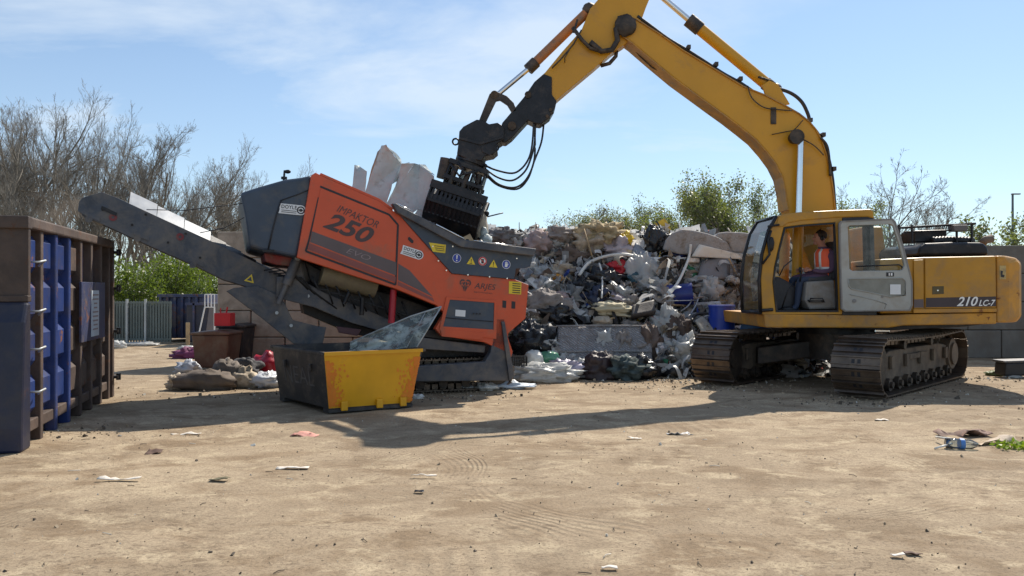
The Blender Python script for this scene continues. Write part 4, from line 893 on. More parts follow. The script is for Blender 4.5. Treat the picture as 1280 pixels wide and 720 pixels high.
# ================================================================== small skip in front
def Gz(px,py,z): y=(CH-z)*F/(py-HZ); return V(((px-640)/F*y,y,z))
T0=Gz(405,442,.80); T1=Gz(528,437,.80); T2=Gz(340,433,.80); b0=G(411,517.5); b1=G(505,504); b2=G(353,494); b1=b0+(T1-T0)*.845; b2=b0+(T2-T0)*.93
T3=T1+(T2-T0); b3=b1+(b2-b0); K=Thing('small_skip','small skip with a yellow long side holding a clear plastic sheet','skip',b0)
zz=.05
def up_(p,z): q=V(p); q.z=z; return q
b0,b1,b2,b3=[up_(p,.07) for p in(b0,b1,b2,b3)]
def wallq(a,b,c,d,th_,mt,name='side_panel',lab=None):
    n=(b-a).cross(d-a).normalized(); m=MB(); m.prism([a,b,c,d],n*th_); return K.part(name,m,mt,bevel=.004,label=lab)
cen=(T0+T3)/2
def inward(a,b,d): n=(b-a).cross(d-a).normalized(); return n if n.dot(cen-a)>0 else -n
def wq(a,b,c,d,mt,lab):
    n=inward(a,b,d); m=MB(); m.prism([a,b,c,d],n*.02); return K.part('side_panel',m,mt,bevel=.003,label=lab)
sy=wq(b0,b1,T1,T0,M['skip_yellow'],'yellow long side with orange corners')
sd=wq(b0,b2,T2,T0,M['dark_skip'],'dark scratched end panel'); wq(b2,b3,T3,T2,M['dark_skip'],None); wq(b1,b3,T3,T1,M['dark_skip'],None)
m=MB(); m.add([up_(p,.10) for p in(b0,b1,b3,b2)],[[0,1,2,3]]); K.part('floor_plate',m,M['dark_skip'])
# orange sprayed corners with ragged edge
def ragged(A,Bp,C,Dp,seed):
    pass
n=-inward(b0,b1,T0); rr=random.Random(3)
def yel(u,v): return b0.lerp(b1,u).lerp(T0.lerp(T1,u),v)+n*.004
for sgn in(0,1):
    m=MB(); N=26; pts=[]
    for k in range(N+1):
        v=.03+.84*k/N if sgn==0 else .10+.76*k/N; wd=max(.01,(.13-.04*v if sgn==0 else .10+.05*math.sin(v*9))+.07*noise.noise(V((v*9,sgn*7,0)))+.06*noise.noise(V((v*31,sgn*7,2))))
        pts.append(( .0+.005 if sgn==0 else .995, wd if sgn==0 else 1-wd, v))
    for k in range(N):
        a,b,v=pts[k]; c,d,v2=pts[k+1]; f_=.45; m.add([yel(a,v),yel(a+(b-a)*f_,v),yel(c+(d-c)*f_,v2),yel(c,v2)],[[0,1,2,3]])
    for k in range(240):
        v=rr.uniform(.04,.86); u_=min(.3,abs(rr.gauss(.02,.075))); u_=u_ if sgn==0 else 1-u_; r0_=rr.uniform(.006,.022); q=yel(min(.985,max(.015,u_)),v)+n*(.001+.0000031*k); dx=(b1-b0).normalized(); dz=(T0-b0).normalized()
        m.add([q+dx*r0_*math.cos(w_)*rr.uniform(.5,1.2)+dz*r0_*math.sin(w_)*rr.uniform(.7,1.6) for w_ in [k2*1.047 for k2 in range(6)]],[[0,1,2,3,4,5]])
    mo_=K.part('orange_marking',m,M['skip_orange'],parent=sy); mo_['kind']='stuff'
# scrawled hand lettering on the dark end
n2=-inward(b0,b2,T0); c_=(b0.lerp(b2,.52)).lerp(T0.lerp(T2,.52),.50)+n2*.004; X2=(b0-b2).normalized(); Y2=n2.cross(X2).normalized(); Y2=Y2 if Y2.z>0 else -Y2
m=text_mb('NEAL',.36,V((0,0,0)),(1,0,0),(0,1,0),bold=-.012); xm=max(p.x for p in m.v)-min(p.x for p in m.v); m.v=[c_+X2*(p.x*.95/xm)+Y2*p.y for p in m.v]; K.part('scrawled_lettering',m,mat('faded_scrawl',(.13,.12,.115),.7,var=.3,bump=0),parent=sd)
m=MB()
rimp=[T0,T1,T3,T2,T0]
for a,b in zip(rimp[:-1],rimp[1:]):
    d=(b-a); m.obox(a-Z*.03-d.normalized()*.02,d+d.normalized()*.04,inward(b0,b1,T0)*.045 if abs(d.normalized().dot((T1-T0).normalized()))>.8 else inward(b0,b2,T0)*.045,Z*.045)
K.part('top_rim',m,M['dark_skip'],bevel=.008)
m=MB(); m.obox(T0-Z*.028-inward(b0,b1,T0)*.012,T1-T0,-inward(b0,b1,T0)*.01,Z*.046); K.part('rim_edge',m,M['skip_yellow'])
for u_ in(.13,.55,.84):
    m=MB(); a=b0.lerp(b1,u_)+n*.01; m.obox(a-Z*.03,(b1-b0).normalized()*.09,n*.05,Z*.12); K.part('bottom_bracket',m,M['skip_yellow'],bevel=.008)
m=MB(); m.obox(b0+n*.0-Z*.05,b1-b0,n*.03,Z*.04); m.obox(b2-Z*.06,b3-b2,(b0-b2)*.1,Z*.06); m.obox(b0-Z*.06,b1-b0,(b2-b0)*.1,Z*.06);K.part('skid',m,M['dark_skip'])
m=MB()
for v_ in(.25,.75): 
    a=b0.lerp(b2,v_).lerp(T0.lerp(T2,v_),.72)+n2*.01; m.obox(a-X2*.03-Z*.06,X2*.06,n2*.03,Z*.1)
K.part('lifting_lug',m,M['dark_skip'],bevel=.006)
# clear plastic sheet with a metal edge lying in the skip
a,b,c,d,e=B(436,441,11.2),B(438,428,11.3),B(513,395.5,11.5),B(551.5,383.3,11.4),B(521,434,11.05)
m=MB(); N=14; sd_=5
grid=[]
for i in range(N+1):
    u=i/N; up=(b.lerp(c,u/.62) if u<.62 else c.lerp(d,(u-.62)/.38)); dn=a.lerp(e,u)
    for j in range(9):
        p=dn.lerp(up,j/8)+V((0,1,0))*(noise.noise(V((u*4,j*.4,2)))*.10+.05*noise.noise(V((u*11,j*.9,5)))); grid.append(p)
m.add(grid,[[i*9+j,(i+1)*9+j,(i+1)*9+j+1,i*9+j+1] for i in range(N) for j in range(8)],True)
Q=Thing('plastic_sheet','clear plastic glazing sheet sticking up out of the yellow skip','plastic sheet',a)
M['sheetfilm']=glass('scuffed_clear_film',(.62,.72,.74),1.0)
for n_ in M['sheetfilm'].node_tree.nodes:
    if n_.type=='BSDF_DIFFUSE': n_.inputs[0].default_value=(.40,.45,.42,1)
    if n_.type=='VALTORGB': n_.color_ramp.elements[0].position=.44; n_.color_ramp.elements[1].position=.60; n_.color_ramp.elements[0].color=(.22,.22,.22,1); n_.color_ramp.elements[1].color=(.85,.85,.85,1)
Q.part('sheet',m,M['sheetfilm'])
m=MB(); m.tube([b,c,d],.012,6); m.tube([d,e],.010,6); m.tube([c.lerp(d,.5),e.lerp(a,.15)],.006,5); Q.part('metal_edging',m,M['post'])
# ================================================================== excavator
XC=V((5.8,14.3,0)); E=Thing('excavator','yellow tracked excavator with a grey cab door standing open','excavator',XC)
tt=V((.69,.724,0)).normalized(); nn_=V((tt.y,-tt.x,0))        # rearwards, towards the near track
YN,YF=12.95,15.65
def Bp(pts,y): return [B(a,b,y) for a,b in pts]
def ep(name,pts,y,d,mt,bevel=0,parent=None,label=None,seg=2):
    m=MB(); m.prism(Bp(pts,y),(0,d,0)); return E.part(name,m,mt,parent,bevel,label,seg)
for sd,lab in((1,'near crawler track'),(-1,'far crawler track')):
    c=XC+nn_*1.2*sd
    tb=belt_track(E,'crawler_track',c+Z*.03,tt,nn_,4.62,.86,.72,.19,M['tracks'],.035,.03)
    m=MB(); m.prism([c-tt*1.75+nn_*.17+Z*.22,c+tt*1.75+nn_*.17+Z*.22,c+tt*1.7+nn_*.17+Z*.62,c+tt*1.2+nn_*.17+Z*.68,c-tt*1.3+nn_*.17+Z*.68,c-tt*1.7+nn_*.17+Z*.60],-nn_*.34); E.part('track_frame',m,M['trackframe'],bevel=.02)
    m=MB()
    for k in range(5):
        a=c+tt*(-1.4+.7*k)+nn_*.18+Z*.40; m.obox(a,tt*.12,nn_*.05,Z*.2)
    m.obox(c-tt*.5+nn_*.18+Z*.50,tt*.9,nn_*.035,Z*.09); E.part('guard_plate',m,M['trackframe'],bevel=.01)
    for k in range(8):
        m=MB(); a=c+tt*(-1.5+.43*k)+Z*.17; m.cyl(a-nn_*.24,a+nn_*.24,.10,16); m.cyl(a+nn_*.24,a+nn_*.28,.05,10); E.part('track_roller',m,M['grime'])
    for k in(-.7,.7):
        m=MB(); a=c+tt*k+Z*.74; m.cyl(a-nn_*.2,a+nn_*.2,.07,12); E.part('carrier_roller',m,M['grime'])
    m=MB(); a=c-tt*1.86+Z*.46; m.cyl(a-nn_*.19,a+nn_*.19,.36,26); m.cyl(a+nn_*.19,a+nn_*.22,.16,16); E.part('idler_wheel',m,M['grime'],bevel=.015)
    m=MB(); a=c+tt*1.86+Z*.46; m.cyl(a-nn_*.20,a+nn_*.22,.28,24); m.cyl(a+nn_*.22,a+nn_*.26,.2,20)
    for k in range(15):
        w=2*math.pi*k/15; d=tt*math.cos(w)+Z*math.sin(w); e=nn_.cross(d); m.prism([a+d*.26-e*.05-nn_*.04,a+d*.26+e*.05-nn_*.04,a+d*.37+e*.02-nn_*.04,a+d*.37-e*.02-nn_*.04],nn_*.08)
    E.part('drive_sprocket',m,M['trackframe'])
m=MB()
for a,b in((-1,-1),(-1,1),(1,-1),(1,1)):
    p0=XC+nn_*.25*a+tt*.35*b; p1=XC+nn_*1.05*a+tt*.95*b
    d=(p1-p0); s=V((-d.y,d.x,0)).normalized()*.2; m.prism([p0-s+Z*.45,p0+s+Z*.45,p1+s*.8+Z*.30,p1-s*.8+Z*.30],Z*.30)
m.cyl(XC+Z*.42,XC+Z*.86,.62,28); E.part('car_body',m,M['grime'],bevel=.02)
m=MB(); m.cyl(XC+Z*.86,XC+Z*1.06,.66,40); E.part('swing_ring',m,M['black'])
# upper structure deck
ep('deck_frame',[(955,392.5),(957,409.5),(1110,410),(1130,407),(1246,405),(1246,391),(1142,392.5),(1100,394)],YN,YF-YN,M['yellow_worn'],.02)
ep('underside_plate',[(985,409),(1110,413),(1200,409),(1240,404)],YN+.2,2.2,M['black'],.01)
ep('deck_trim',[(1142,386.6),(1246,385.6),(1246,390),(1142,391.3)],YN-.02,.03,M['yellow_worn'],.004)
# engine bay
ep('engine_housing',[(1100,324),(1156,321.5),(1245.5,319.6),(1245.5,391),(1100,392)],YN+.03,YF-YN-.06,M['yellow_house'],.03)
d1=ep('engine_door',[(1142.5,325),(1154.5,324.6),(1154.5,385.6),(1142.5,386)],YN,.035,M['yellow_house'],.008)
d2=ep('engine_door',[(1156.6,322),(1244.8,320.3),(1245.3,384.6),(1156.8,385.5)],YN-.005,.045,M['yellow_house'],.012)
ep('stripe',[(1142.5,374.3),(1154.5,374),(1154.5,384.4),(1142.5,384.6)],YN-.004,.003,M['stripe'],parent=d1)
M['dark_stripe']=mat('dark_violet_stripe',(.045,.03,.035),.45,var=.15,bump=0)
ep('stripe',[(1157.5,372.4),(1245,370.6),(1245,383),(1157.5,384.2)],YN-.009,.003,M['dark_stripe'],parent=d2)
X,Y=V((1,0,.012)),V((-.012,0,1))
m=text_mb('210',.205,(0,0,0),(1,0,0),(0,1,0),shear=.35,bold=.02); O=B(1208,377.4,YN-.014); xm=max(p.x for p in m.v)-min(p.x for p in m.v); k=.345/xm; m.v=[O+X*p.x*k+Y*p.y for p in m.v]; E.part('lettering',m,M['text_white'],d2)
m=text_mb('LC-7',.135,(0,0,0),(1,0,0),(0,1,0),shear=.35,bold=.018); O=B(1232.5,379,YN-.014); xm=max(p.x for p in m.v)-min(p.x for p in m.v); k=.275/xm; m.v=[O+X*p.x*k+Y*p.y for p in m.v]; E.part('lettering',m,M['text_white'],d2)
v_=ep('vent_plate',[(1165.5,358),(1180,357.6),(1180,367.4),(1165.5,368)],YN-.012,.008,mat('olive_vent',(.10,.075,.03),.6,bump=0),.004,parent=d2)
m=MB(); m.cyl(B(1172.4,363,YN-.02),B(1172.4,363,YN-.01),.012,10); E.part('door_lock',m,M['chrome'],v_)
m=MB(); rr=random.Random(4)
# counterweight, rounded in plan
xa=B(1246.5,0,YN).x; zt=B(0,319.5,YN).z; zb=B(0,403.5,YN).z
plan=[(xa,YN+.0),(xa+.2,YN+.01),(xa+.40,YN+.06),(xa+.52,YN+.2),(xa+.60,YN+.5),(xa+.66,YN+1.35),(xa+.60,YN+2.2),(xa+.5,YN+2.55),(xa+.3,YN+2.7),(xa,YN+2.7)]
m=MB(); n=len(plan)
lay=[(0,zb,-.05),(1,zb+.10,0),(2,zt-.12,0),(3,zt-.03,-.05),(4,zt,-.13)]
vs=[]; cx,cy=xa,YN+1.35
for _,z,ins in lay:
    for x,y in plan:
        d=V((x-cx,y-cy,0)); 
        vs.append(V((x+(ins if x>xa+.05 else 0),y+(-ins if y<cy else ins)*(1 if x>xa+.25 else 0),z)))
fs=[list(range(n))[::-1],[4*n+i for i in range(n)]]
for l in range(4): fs+=[[l*n+i,l*n+(i+1)%n,(l+1)*n+(i+1)%n,(l+1)*n+i] for i in range(n)]
m.add(vs,fs); cw=E.part('counterweight',m,M['yellow_worn'],bevel=.03)
ep('decal',[(1249.5,332),(1257.5,332),(1257.5,349),(1249.5,349)],YN-.006,.004,mat('worn_pale_decal',(.62,.45,.16),.6,var=.3,bump=0,dirt=.4),parent=cw)
m=MB(); m.prism(Bp([(1251,338),(1254,339),(1253,343),(1256,344),(1255,347),(1251,346)],YN-.01),(0,.003,0)); E.part('decal_mark',m,M['text_black'],cw)
# engine hood with ribbed hose, frames and boxes on top
ep('engine_hood',[(1148,320),(1150,309),(1158,304),(1190,302.5),(1230,303),(1236,309),(1237,319.5)],YN+.35,1.7,M['black'],.05,seg=3)
m=MB(); P=[B(1165+ i*2.0,301.2-1.2*math.sin(i/24*math.pi),YN+.8) for i in range(27)]
m.tube(P,[.075 if i%2 else .052 for i in range(27)],12); E.part('ribbed_hose',m,M['rubber'])
m=MB(); yb=YN+1.1
def bar(a,b,y0,y1,r=.018,n=6): m.cyl(B(a[0],a[1],y0),B(b[0],b[1],y1),r,n)
for y in(YN+.7,YN+2.1):
    bar((1122,285),(1219,279.5),y,y,.022); bar((1130,290),(1190,288),y,y,.014)
    for px in(1124,1140,1196,1215): bar((px,281),(px,304),y,y,.02)
m.cyl(B(1219,279.5,YN+.7),B(1219,279.5,YN+2.1),.02,6); m.cyl(B(1124,284,YN+.7),B(1124,284,YN+2.1),.02,6)
E.part('guard_rail',m,M['black'])
ep('air_box',[(1143.5,288),(1184,287),(1184,302),(1143.5,303)],YN+.9,.5,M['black'],.02)
ep('work_lamp',[(1192,281),(1210.5,281),(1210,289),(1193,289)],YN+.6,.2,M['steel'],.015)
m=MB(); m.tube([B(1228,304,14.2),B(1232,300,14.2),B(1240,298,14.2)],[.07,.07,.075],12); E.part('exhaust_pipe',m,mat('rusty_pipe',(.16,.12,.09),.8,var=.3,bump=.2))
# hydraulic tank beyond the cab, seen through the glass
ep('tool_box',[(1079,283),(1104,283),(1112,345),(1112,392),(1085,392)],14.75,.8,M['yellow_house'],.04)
ep('valve_cover',[(1060,345),(1078,345),(1078,392),(1060,392)],14.2,.9,M['grime'],.03)
# --- boom
YB=14.3; hw=.21
top=[(781,24),(795,22),(825,41),(855,62),(892,84),(930,107),(958,118),(982.5,131),(1000,141),(1012.5,151),(1021,161),(1027.5,173),(1034,192),(1039,214),(1043,240),(1046,270),(1056,330),(1058,362)]
bot=[(1030,368),(1012,330),(1000,300),(986,262),(983,240),(979,221),(971,205),(960,190),(946,174),(930,161),(912,147),(892.5,133),(868,115),(844,97.5),(817,75),(791,52.5),(779,44),(775,33)]
m=MB(); m.prism(Bp(top+bot,YB-hw),(0,hw*2,0)); bm=E.part('boom',m,M['yellow'],bevel=.012)
m=MB(); m.cyl(B(785,33,YB-hw-.04),B(785,33,YB-hw-.04)+V((0,hw*2+.08,0)),.15,20); E.part('boom_pin',m,M['grime'])
# welded lower flange of the boom, a lip wider than the web
m=MB(); q=Bp(bot[3:-1],YB-hw-.03)
for a,b in zip(q[:-1],q[1:]): d=(b-a).normalized(); nn2=V((-d.z,0,d.x)); m.obox(a,b-a,nn2*.02,(0,hw*2+.06,0))
E.part('lower_flange',m,M['yellow_worn'],bm)
m=MB(); q=Bp(top[1:-2],YB-hw-.03)
for a,b in zip(q[:-1],q[1:]): d=(b-a).normalized(); nn2=V((-d.z,0,d.x)); m.obox(a,b-a,-nn2*.02,(0,hw*2+.06,0))
E.part('upper_flange',m,M['yellow_worn'],bm)
m=MB()
for y in(YB-hw-.02,YB+hw):
    a=B(962,150,YB); m.obox((a.x-.05,y,a.z-.12),(.1,0,0),(0,.02,0),(0,0,.3))
m.v=m.v; E.part('boom_slot',m,M['grime'],bm,bevel=.02)
m=MB()
q=B(992,173,YB-hw); m.cyl(q-V((0,.17,0)),q+V((0,2*hw+.17,0)),.10,18); m.cyl(q-V((0,.19,0)),q-V((0,.15,0)),.13,18); E.part('knuckle_pin',m,M['grime'],bm)
# boom cylinders either side
for y in(YB-hw-.12,YB+hw+.12):
    m=MB(); a=B(992.5,176,YB); b=B(990,280,YB); c=B(986,392,YB)
    a.y=b.y=c.y=y; m.cyl(a,b,.055,16); E.part('cylinder_rod',m,M['chrome'])
    m=MB(); m.cyl(b,c,.09,18); m.cyl(b-Z*.04,b+Z*.06,.105,18); E.part('boom_cylinder',m,M['yellow'])
# --- arm cylinder on top of the boom
m=MB(); a=B(869,31,YB); b=B(962,108,YB); m.cyl(a,b,.105,20); E.part('arm_cylinder',m,M['yellow'])
m=MB(); d=(b-a).normalized(); m.cyl(a-d*.16,a+d*.12,.125,20); m.cyl(b-d*.1,b+d*.12,.12,18); m.blob(b+d*.12,(.14,.13,.14),2,.05); E.part('cylinder_gland',m,M['grime'])
m=MB(); m.cyl(B(800,-28,YB),a,.055,14); E.part('cylinder_rod',m,M['chrome'])
m=MB(); 
for y in(YB-.17,YB+.12): m.prism(Bp([(953,106),(962,100),(973,105),(988,130),(975,132),(958,121)],y),(0,.05,0))
E.part('cylinder_bracket',m,M['yellow'],bm,bevel=.01)
# --- arm
arm=[(813,-4),(808,8),(795,44),(781,55),(767,64),(744,84),(720,104),(700,121),(692,128),(690,120),(668,102),(681.7,90),(703,64),(727,37),(738,10),(752,-6),(770,-34),(800,-42),(815,-30)]
m=MB(); m.prism(Bp(arm,YB-.17),(0,.34,0)); am=E.part('arm',m,M['yellow'],bevel=.012)
m=MB(); m.prism(Bp([(690,118),(696,126),(694,135),(688,146),(676,155),(668,154),(660,150),(649,162),(640,172),(632,178),(625,177),(622,168),(628,153),(640,139),(655,121),(668,102),(680,92),(690,96)],YB-.2),(0,.4,0)); ax=E.part('arm_tip',m,M['black'],bevel=.015)
m=MB()
for px,py in((688,137),(684,145),(690,141)): m.cyl(B(px,py,YB-.225),B(px,py,YB-.19),.03,8)
m.cyl(B(660,118,YB-.24),B(660,118,YB+.24),.06,14); m.cyl(B(640,157,YB-.26),B(640,157,YB+.26),.075,14); E.part('pin',m,M['grime'],ax)
m=MB()
for pts,r in (([(727,37),(717,55),(700,75),(690,85)],.014),([(738,52),(752,64),(765,62),(772,50),(770,36),(778,26),(790,24)],.05),([(716,34),(728,50),(738,60),(752,64)],.035),([(712,62),(706,72),(706,78)],.01)):
    m.tube(Bp(pts,YB-.26),r,8)
m.tube(Bp([(751,82),(762,79),(770,70),(771,58)],YB),.035,8); m.tube(Bp([(781,48),(800,70),(815,84),(838,95)],YB),.013,6)
m.blob(B(782,31,YB-.27),(.19,.07,.19),6,.12,3,20,12); m.tube(Bp([(722,24),(719,34),(716,40),(721,40)],YB-.2),.022,6)
E.part('hose',m,M['grime'])
# bucket cylinder and linkage
m=MB(); a=B(737,12,YB); b=B(664,83,YB); d=(b-a).normalized(); m.cyl(a,b,.085,18); E.part('bucket_cylinder',m,mat('worn_orange_cylinder',(.50,.17,.04),.45,var=.15,sc=3,bump=.08,dirt=.35))
m=MB(); m.cyl(b-d*.12,b+d*.08,.105,18); m.blob(a,(.13,.13,.13),4,.1); E.part('cylinder_gland',m,M['grime'])
m=MB(); m.cyl(b,B(622,118,YB),.045,14); E.part('cylinder_rod',m,M['chrome'])
m=MB()
for y in(YB-.2,YB+.12):
    m.prism(Bp([(612,117),(618,113),(625,116),(634,120),(642,128),(646,138),(640,141),(634,131),(625,125),(620,126),(606,155),(598,152)],y),(0,.08,0))
m.cyl(B(618,118,YB-.22),B(618,118,YB+.22),.07,14); E.part('bucket_link',m,M['grime'],bevel=.01)
m=MB(); m.prism(Bp([(574,164),(579,158),(596,149),(606,151),(611,155),(622,153),(630,158),(630,174),(621,180),(622,188),(616,193),(606,195),(602,201),(582,198),(571,193),(573,178)],YB-.28),(0,.56,0)); hc=E.part('quick_hitch',m,M['black'],bevel=.015)
m=MB()
for y in(YB-.31,YB+.29): m.prism(Bp([(574,170),(600,177),(628,170),(628,173),(600,181),(574,174)],y),(0,.02,0)); m.prism(Bp([(601,184),(611,179),(621,182),(621,189),(612,194),(603,190)],y),(0,.03,0))
E.part('hitch_plate',m,M['black'],hc,bevel=.005)
def torus(c,r,rt,axis_y=True,n=16): 
    return [c+V((math.cos(2*math.pi*k/n)*r,0,math.sin(2*math.pi*k/n)*r)) for k in range(n+1)]
m=MB(); m.tube(torus(B(569.5,177,YB),.055,.014),.018,6); m.tube(torus(B(620,185,YB-.3),.045,.014),.015,6); E.part('lifting_shackle',m,M['black'],hc)
# grab : rotator, frame with gaps, tilted shells with bars
gc=B(583,222,YB); ax_=(B(600,175,YB)-B(566,280,YB)).normalized(); px_=V((ax_.z,0,-ax_.x)); py_=V((0,1,0))
def GG(a,b,c): return gc+px_*a+py_*b+ax_*c
m=MB(); m.cyl(GG(0,0,.18),GG(0,0,.40),.24,24); m.cyl(GG(0,0,.26),GG(0,0,.33),.29,24); gr=E.part('grab_rotator',m,M['black'],bevel=.01)
m=MB()
for x in(-.34,-.10,.10,.30):
    m.prism([GG(x,-.30,-.34),GG(x,-.34,-.1),GG(x,-.22,.20),GG(x,.22,.20),GG(x,.34,-.1),GG(x,.30,-.34),GG(x,.12,-.34),GG(x,.10,-.12),GG(x,-.10,-.12),GG(x,-.12,-.34)],px_*.035)
m.obox(GG(-.36,-.26,.13),px_*.72,py_*.52,ax_*.09); m.obox(GG(-.46,-.10,-.36),px_*.92,py_*.2,ax_*.12); m.obox(GG(-.36,-.34,-.16),px_*.72,py_*.06,ax_*.08); m.obox(GG(-.36,.28,-.16),px_*.72,py_*.06,ax_*.08); E.part('grab_frame',m,M['black'],bevel=.01)
for a,b,r in(((-.42,-.12,.20),(-.38,-.12,-.16),.12),((.22,-.2,.1),(.26,-.2,-.2),.06),((-.20,-.28,.1),(-.22,-.30,-.28),.05),((.04,-.3,.06),(.02,-.3,-.30),.05)):
    m=MB(); m.cyl(GG(*a),GG(*b),r,16); E.part('grab_cylinder',m,M['grime'],bevel=.01)
m=MB(); m.tube([GG(-.3,-.3,.1),GG(-.1,-.38,-.05),GG(.1,-.34,.1),GG(.25,-.34,-.1)],.022,6); m.tube([GG(-.2,-.3,.18),GG(.0,-.4,.0),GG(.2,-.3,.15)],.02,6); E.part('grab_hose',m,M['rubber'])
for sg in(-1,1):
    m=MB(); n=12; w=.47
    prof=[(.04*sg,-1.06),(.26*sg,-1.0),(.46*sg,-.84),(.54*sg,-.60),(.50*sg,-.36),(.38*sg,-.26)]    # (across the view, along the grab axis)
    poly=[(a,c) for a,c in prof]+[(.12*sg,-.46)]
    for x in(-w-.03,w): m.prism([GG(x,a,c) for a,c in poly],px_*.03)
    for k in range(n):
        x=-w+.02+(2*w-.09)*k/(n-1)
        for (a,c),(a2,c2) in zip(prof[2:-1],prof[3:]): m.obox(GG(x,a,c),px_*.045,py_*(a2-a)+ax_*(c2-c),-py_*.03*sg)
    for (a,c),(a2,c2) in zip(prof[0:2],prof[1:3]): m.obox(GG(-w,a,c),px_*2*w,py_*(a2-a)+ax_*(c2-c),ax_*.03)
    m.obox(GG(-w-.04,prof[4][0]-.03,-.40),px_*(2*w+.08),py_*.10,ax_*.14); m.obox(GG(-w,prof[3][0]-.03,-.64),px_*2*w,py_*.05,ax_*.05)
    m.obox(GG(-.30,.16*sg-.05,-.44),px_*.60,py_*.26*sg,ax_*.20)
    for (a,c),(a2,c2) in zip(prof[1:4],prof[2:5]):
        if c2>-.5: a2,c2=a+(a2-a)*.45,c+(c2-c)*.45
        m.obox(GG(-w,a-.02*sg,c),px_*2*w,py_*(a2-a)+ax_*(c2-c),-py_*.012*sg)
    E.part('grab_shell',m,M['black'],bevel=.006)
# hydraulic hoses hanging under the arm
H=[[(606,208),(620,214),(640,218),(652,212),(661,199),(665,182),(667,155)],[(606,211),(622,222),(640,226),(655,216),(663,200),(668,180),(669,155)],[(605,213),(622,229),(642,234),(656,226),(666,207),(669,185),(668,155)],[(605,215),(622,230),(646,235),(660,222),(668,200),(677,176),(680,154)]]
for i,h in enumerate(H):
    m=MB(); q=[V((p.x,YB-.15+.1*i,p.z)) for p in Bp(h,YB)]
    # smooth catmull
    pts=[]
    for a in range(len(q)-1):
        p0,p1,p2,p3=q[max(a-1,0)],q[a],q[a+1],q[min(a+2,len(q)-1)]
        for s in range(6):
            t_=s/6; pts.append(.5*((2*p1)+(p2-p0)*t_+(2*p0-5*p1+4*p2-p3)*t_*t_+(3*p1-p0-3*p2+p3)*t_**3))
    pts.append(q[-1]); m.tube(pts,.018,7); E.part('hydraulic_hose',m,M['rubber'])
def smooth(q,n=5):
    pts=[]
    for a in range(len(q)-1):
        p0,p1,p2,p3=q[max(a-1,0)],q[a],q[a+1],q[min(a+2,len(q)-1)]
        for s in range(n):
            t_=s/n; pts.append(.5*((2*p1)+(p2-p0)*t_+(2*p0-5*p1+4*p2-p3)*t_*t_+(3*p1-p0-3*p2+p3)*t_**3))
    return pts+[q[-1]]
for k,(h,y,r) in enumerate((([(797,20),(812,31),(835,48),(860,63),(885,79),(905,92),(925,103),(940,113),(960,127),(985,140),(1005,150),(1018,162),(1028,176),(1036,198),(1041,225),(1044,262)],YB-.16,.03),
   ([(797,24),(830,47),(860,66),(900,90),(930,108),(950,118),(975,132),(1003,146),(1016,158),(1026,172),(1033,192),(1038,215),(1042,262)],YB+.08,.025),
   ([(965,111),(978,112),(992,118),(1003,128),(1010,142),(1012,150)],YB-.1,.032),
   ([(935,107),(940,122),(955,134),(975,137),(990,138)],YB-.27,.011),([(965,168),(985,164),(993,162),(1004,150)],YB-.27,.009),([(1002,173),(1018,182),(1030,194)],YB-.27,.010),
   ([(1026,172),(1034,182),(1037,200),(1038,220)],YB-.26,.022),
   ([(948,96),(958,99),(966,102),(972,110),(966,114)],YB-.13,.02))):
    m=MB(); m.tube(smooth(Bp(h,y)),r,7); E.part('boom_hose',m,M['rubber'] if k in(0,1,2) else M['grime'])
for px,py in((858,62),(892,83),(922,101),(1024,170),(1037,212),(1008,152)):
    m=MB(); a=B(px,py,YB); m.obox(a+V((-.03,-.24,-.05)),(.06,0,0),(0,.4,0),(0,0,.07)); E.part('hose_clamp',m,M['grime'],bm)
for k in range(2):
    m=MB(); a=B(744,12+8*k,YB-.2); m.cyl(a,a+V((0,.05,0)),.02,8)
# --- cab
out=[(953,393),(951,350),(954,318),(962,288),(972,270),(1010,268),(1053,267),(1053,300),(1053,393)]
outf=[(953,393),(951,350),(954,318),(962,288),(972,270),(1030,267),(1092,266),(1096,300),(1096,393)]
m=MB(); m.ring(Bp([(1053.2,394),(1053.2,267),(1092,266),(1096,394)],YN),Bp([(1059,340),(1059,283),(1087,283),(1089,340)],YN),(0,.07,0)); E.part('cab_frame',m,M['cabin'],bevel=.01)
inn=[(970,390),(966,353),(968,334),(973,312),(980,284),(1003,281),(1044,278),(1046,330),(1048,390)]
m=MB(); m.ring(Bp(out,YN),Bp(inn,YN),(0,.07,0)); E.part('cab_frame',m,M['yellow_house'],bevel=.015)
fo=[(1053,393) if 0 else p for p in out]
far=[p+V((0,.98,0)) for p in Bp(outf,YN)]
inf=[p+V((0,.98,0)) for p in Bp([(964,378),(961,350),(963,330),(968,305),(975,282),(1003,278),(1080,276),(1083,330),(1083,360)],YN)]
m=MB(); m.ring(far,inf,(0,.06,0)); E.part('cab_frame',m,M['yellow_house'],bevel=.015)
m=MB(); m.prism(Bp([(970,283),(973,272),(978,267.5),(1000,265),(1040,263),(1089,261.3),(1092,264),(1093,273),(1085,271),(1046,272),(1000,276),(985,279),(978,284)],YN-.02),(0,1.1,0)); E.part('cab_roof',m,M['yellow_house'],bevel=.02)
m=MB(); m.prism([B(1084,276,YN)+V((0,.07,0)),B(1092,276,YN)+V((0,.07,0)),B(1095,393,YN)+V((0,.07,0)),B(1087,393,YN)+V((0,.07,0))],(0,.12,0)); m.prism([B(1084,340,YN)+V((0,.07,0)),B(1094,340,YN)+V((0,.07,0)),B(1095,393,YN)+V((0,.07,0)),B(1084,393,YN)+V((0,.07,0))],(0,.92,0)); E.part('cab_rear_wall',m,M['cabin'])
m=MB(); m.prism(Bp([(958,388),(1092,388),(1092,394),(958,394)],YN+.075),(0,.9,0)); E.part('cab_floor',m,M['cabin'])
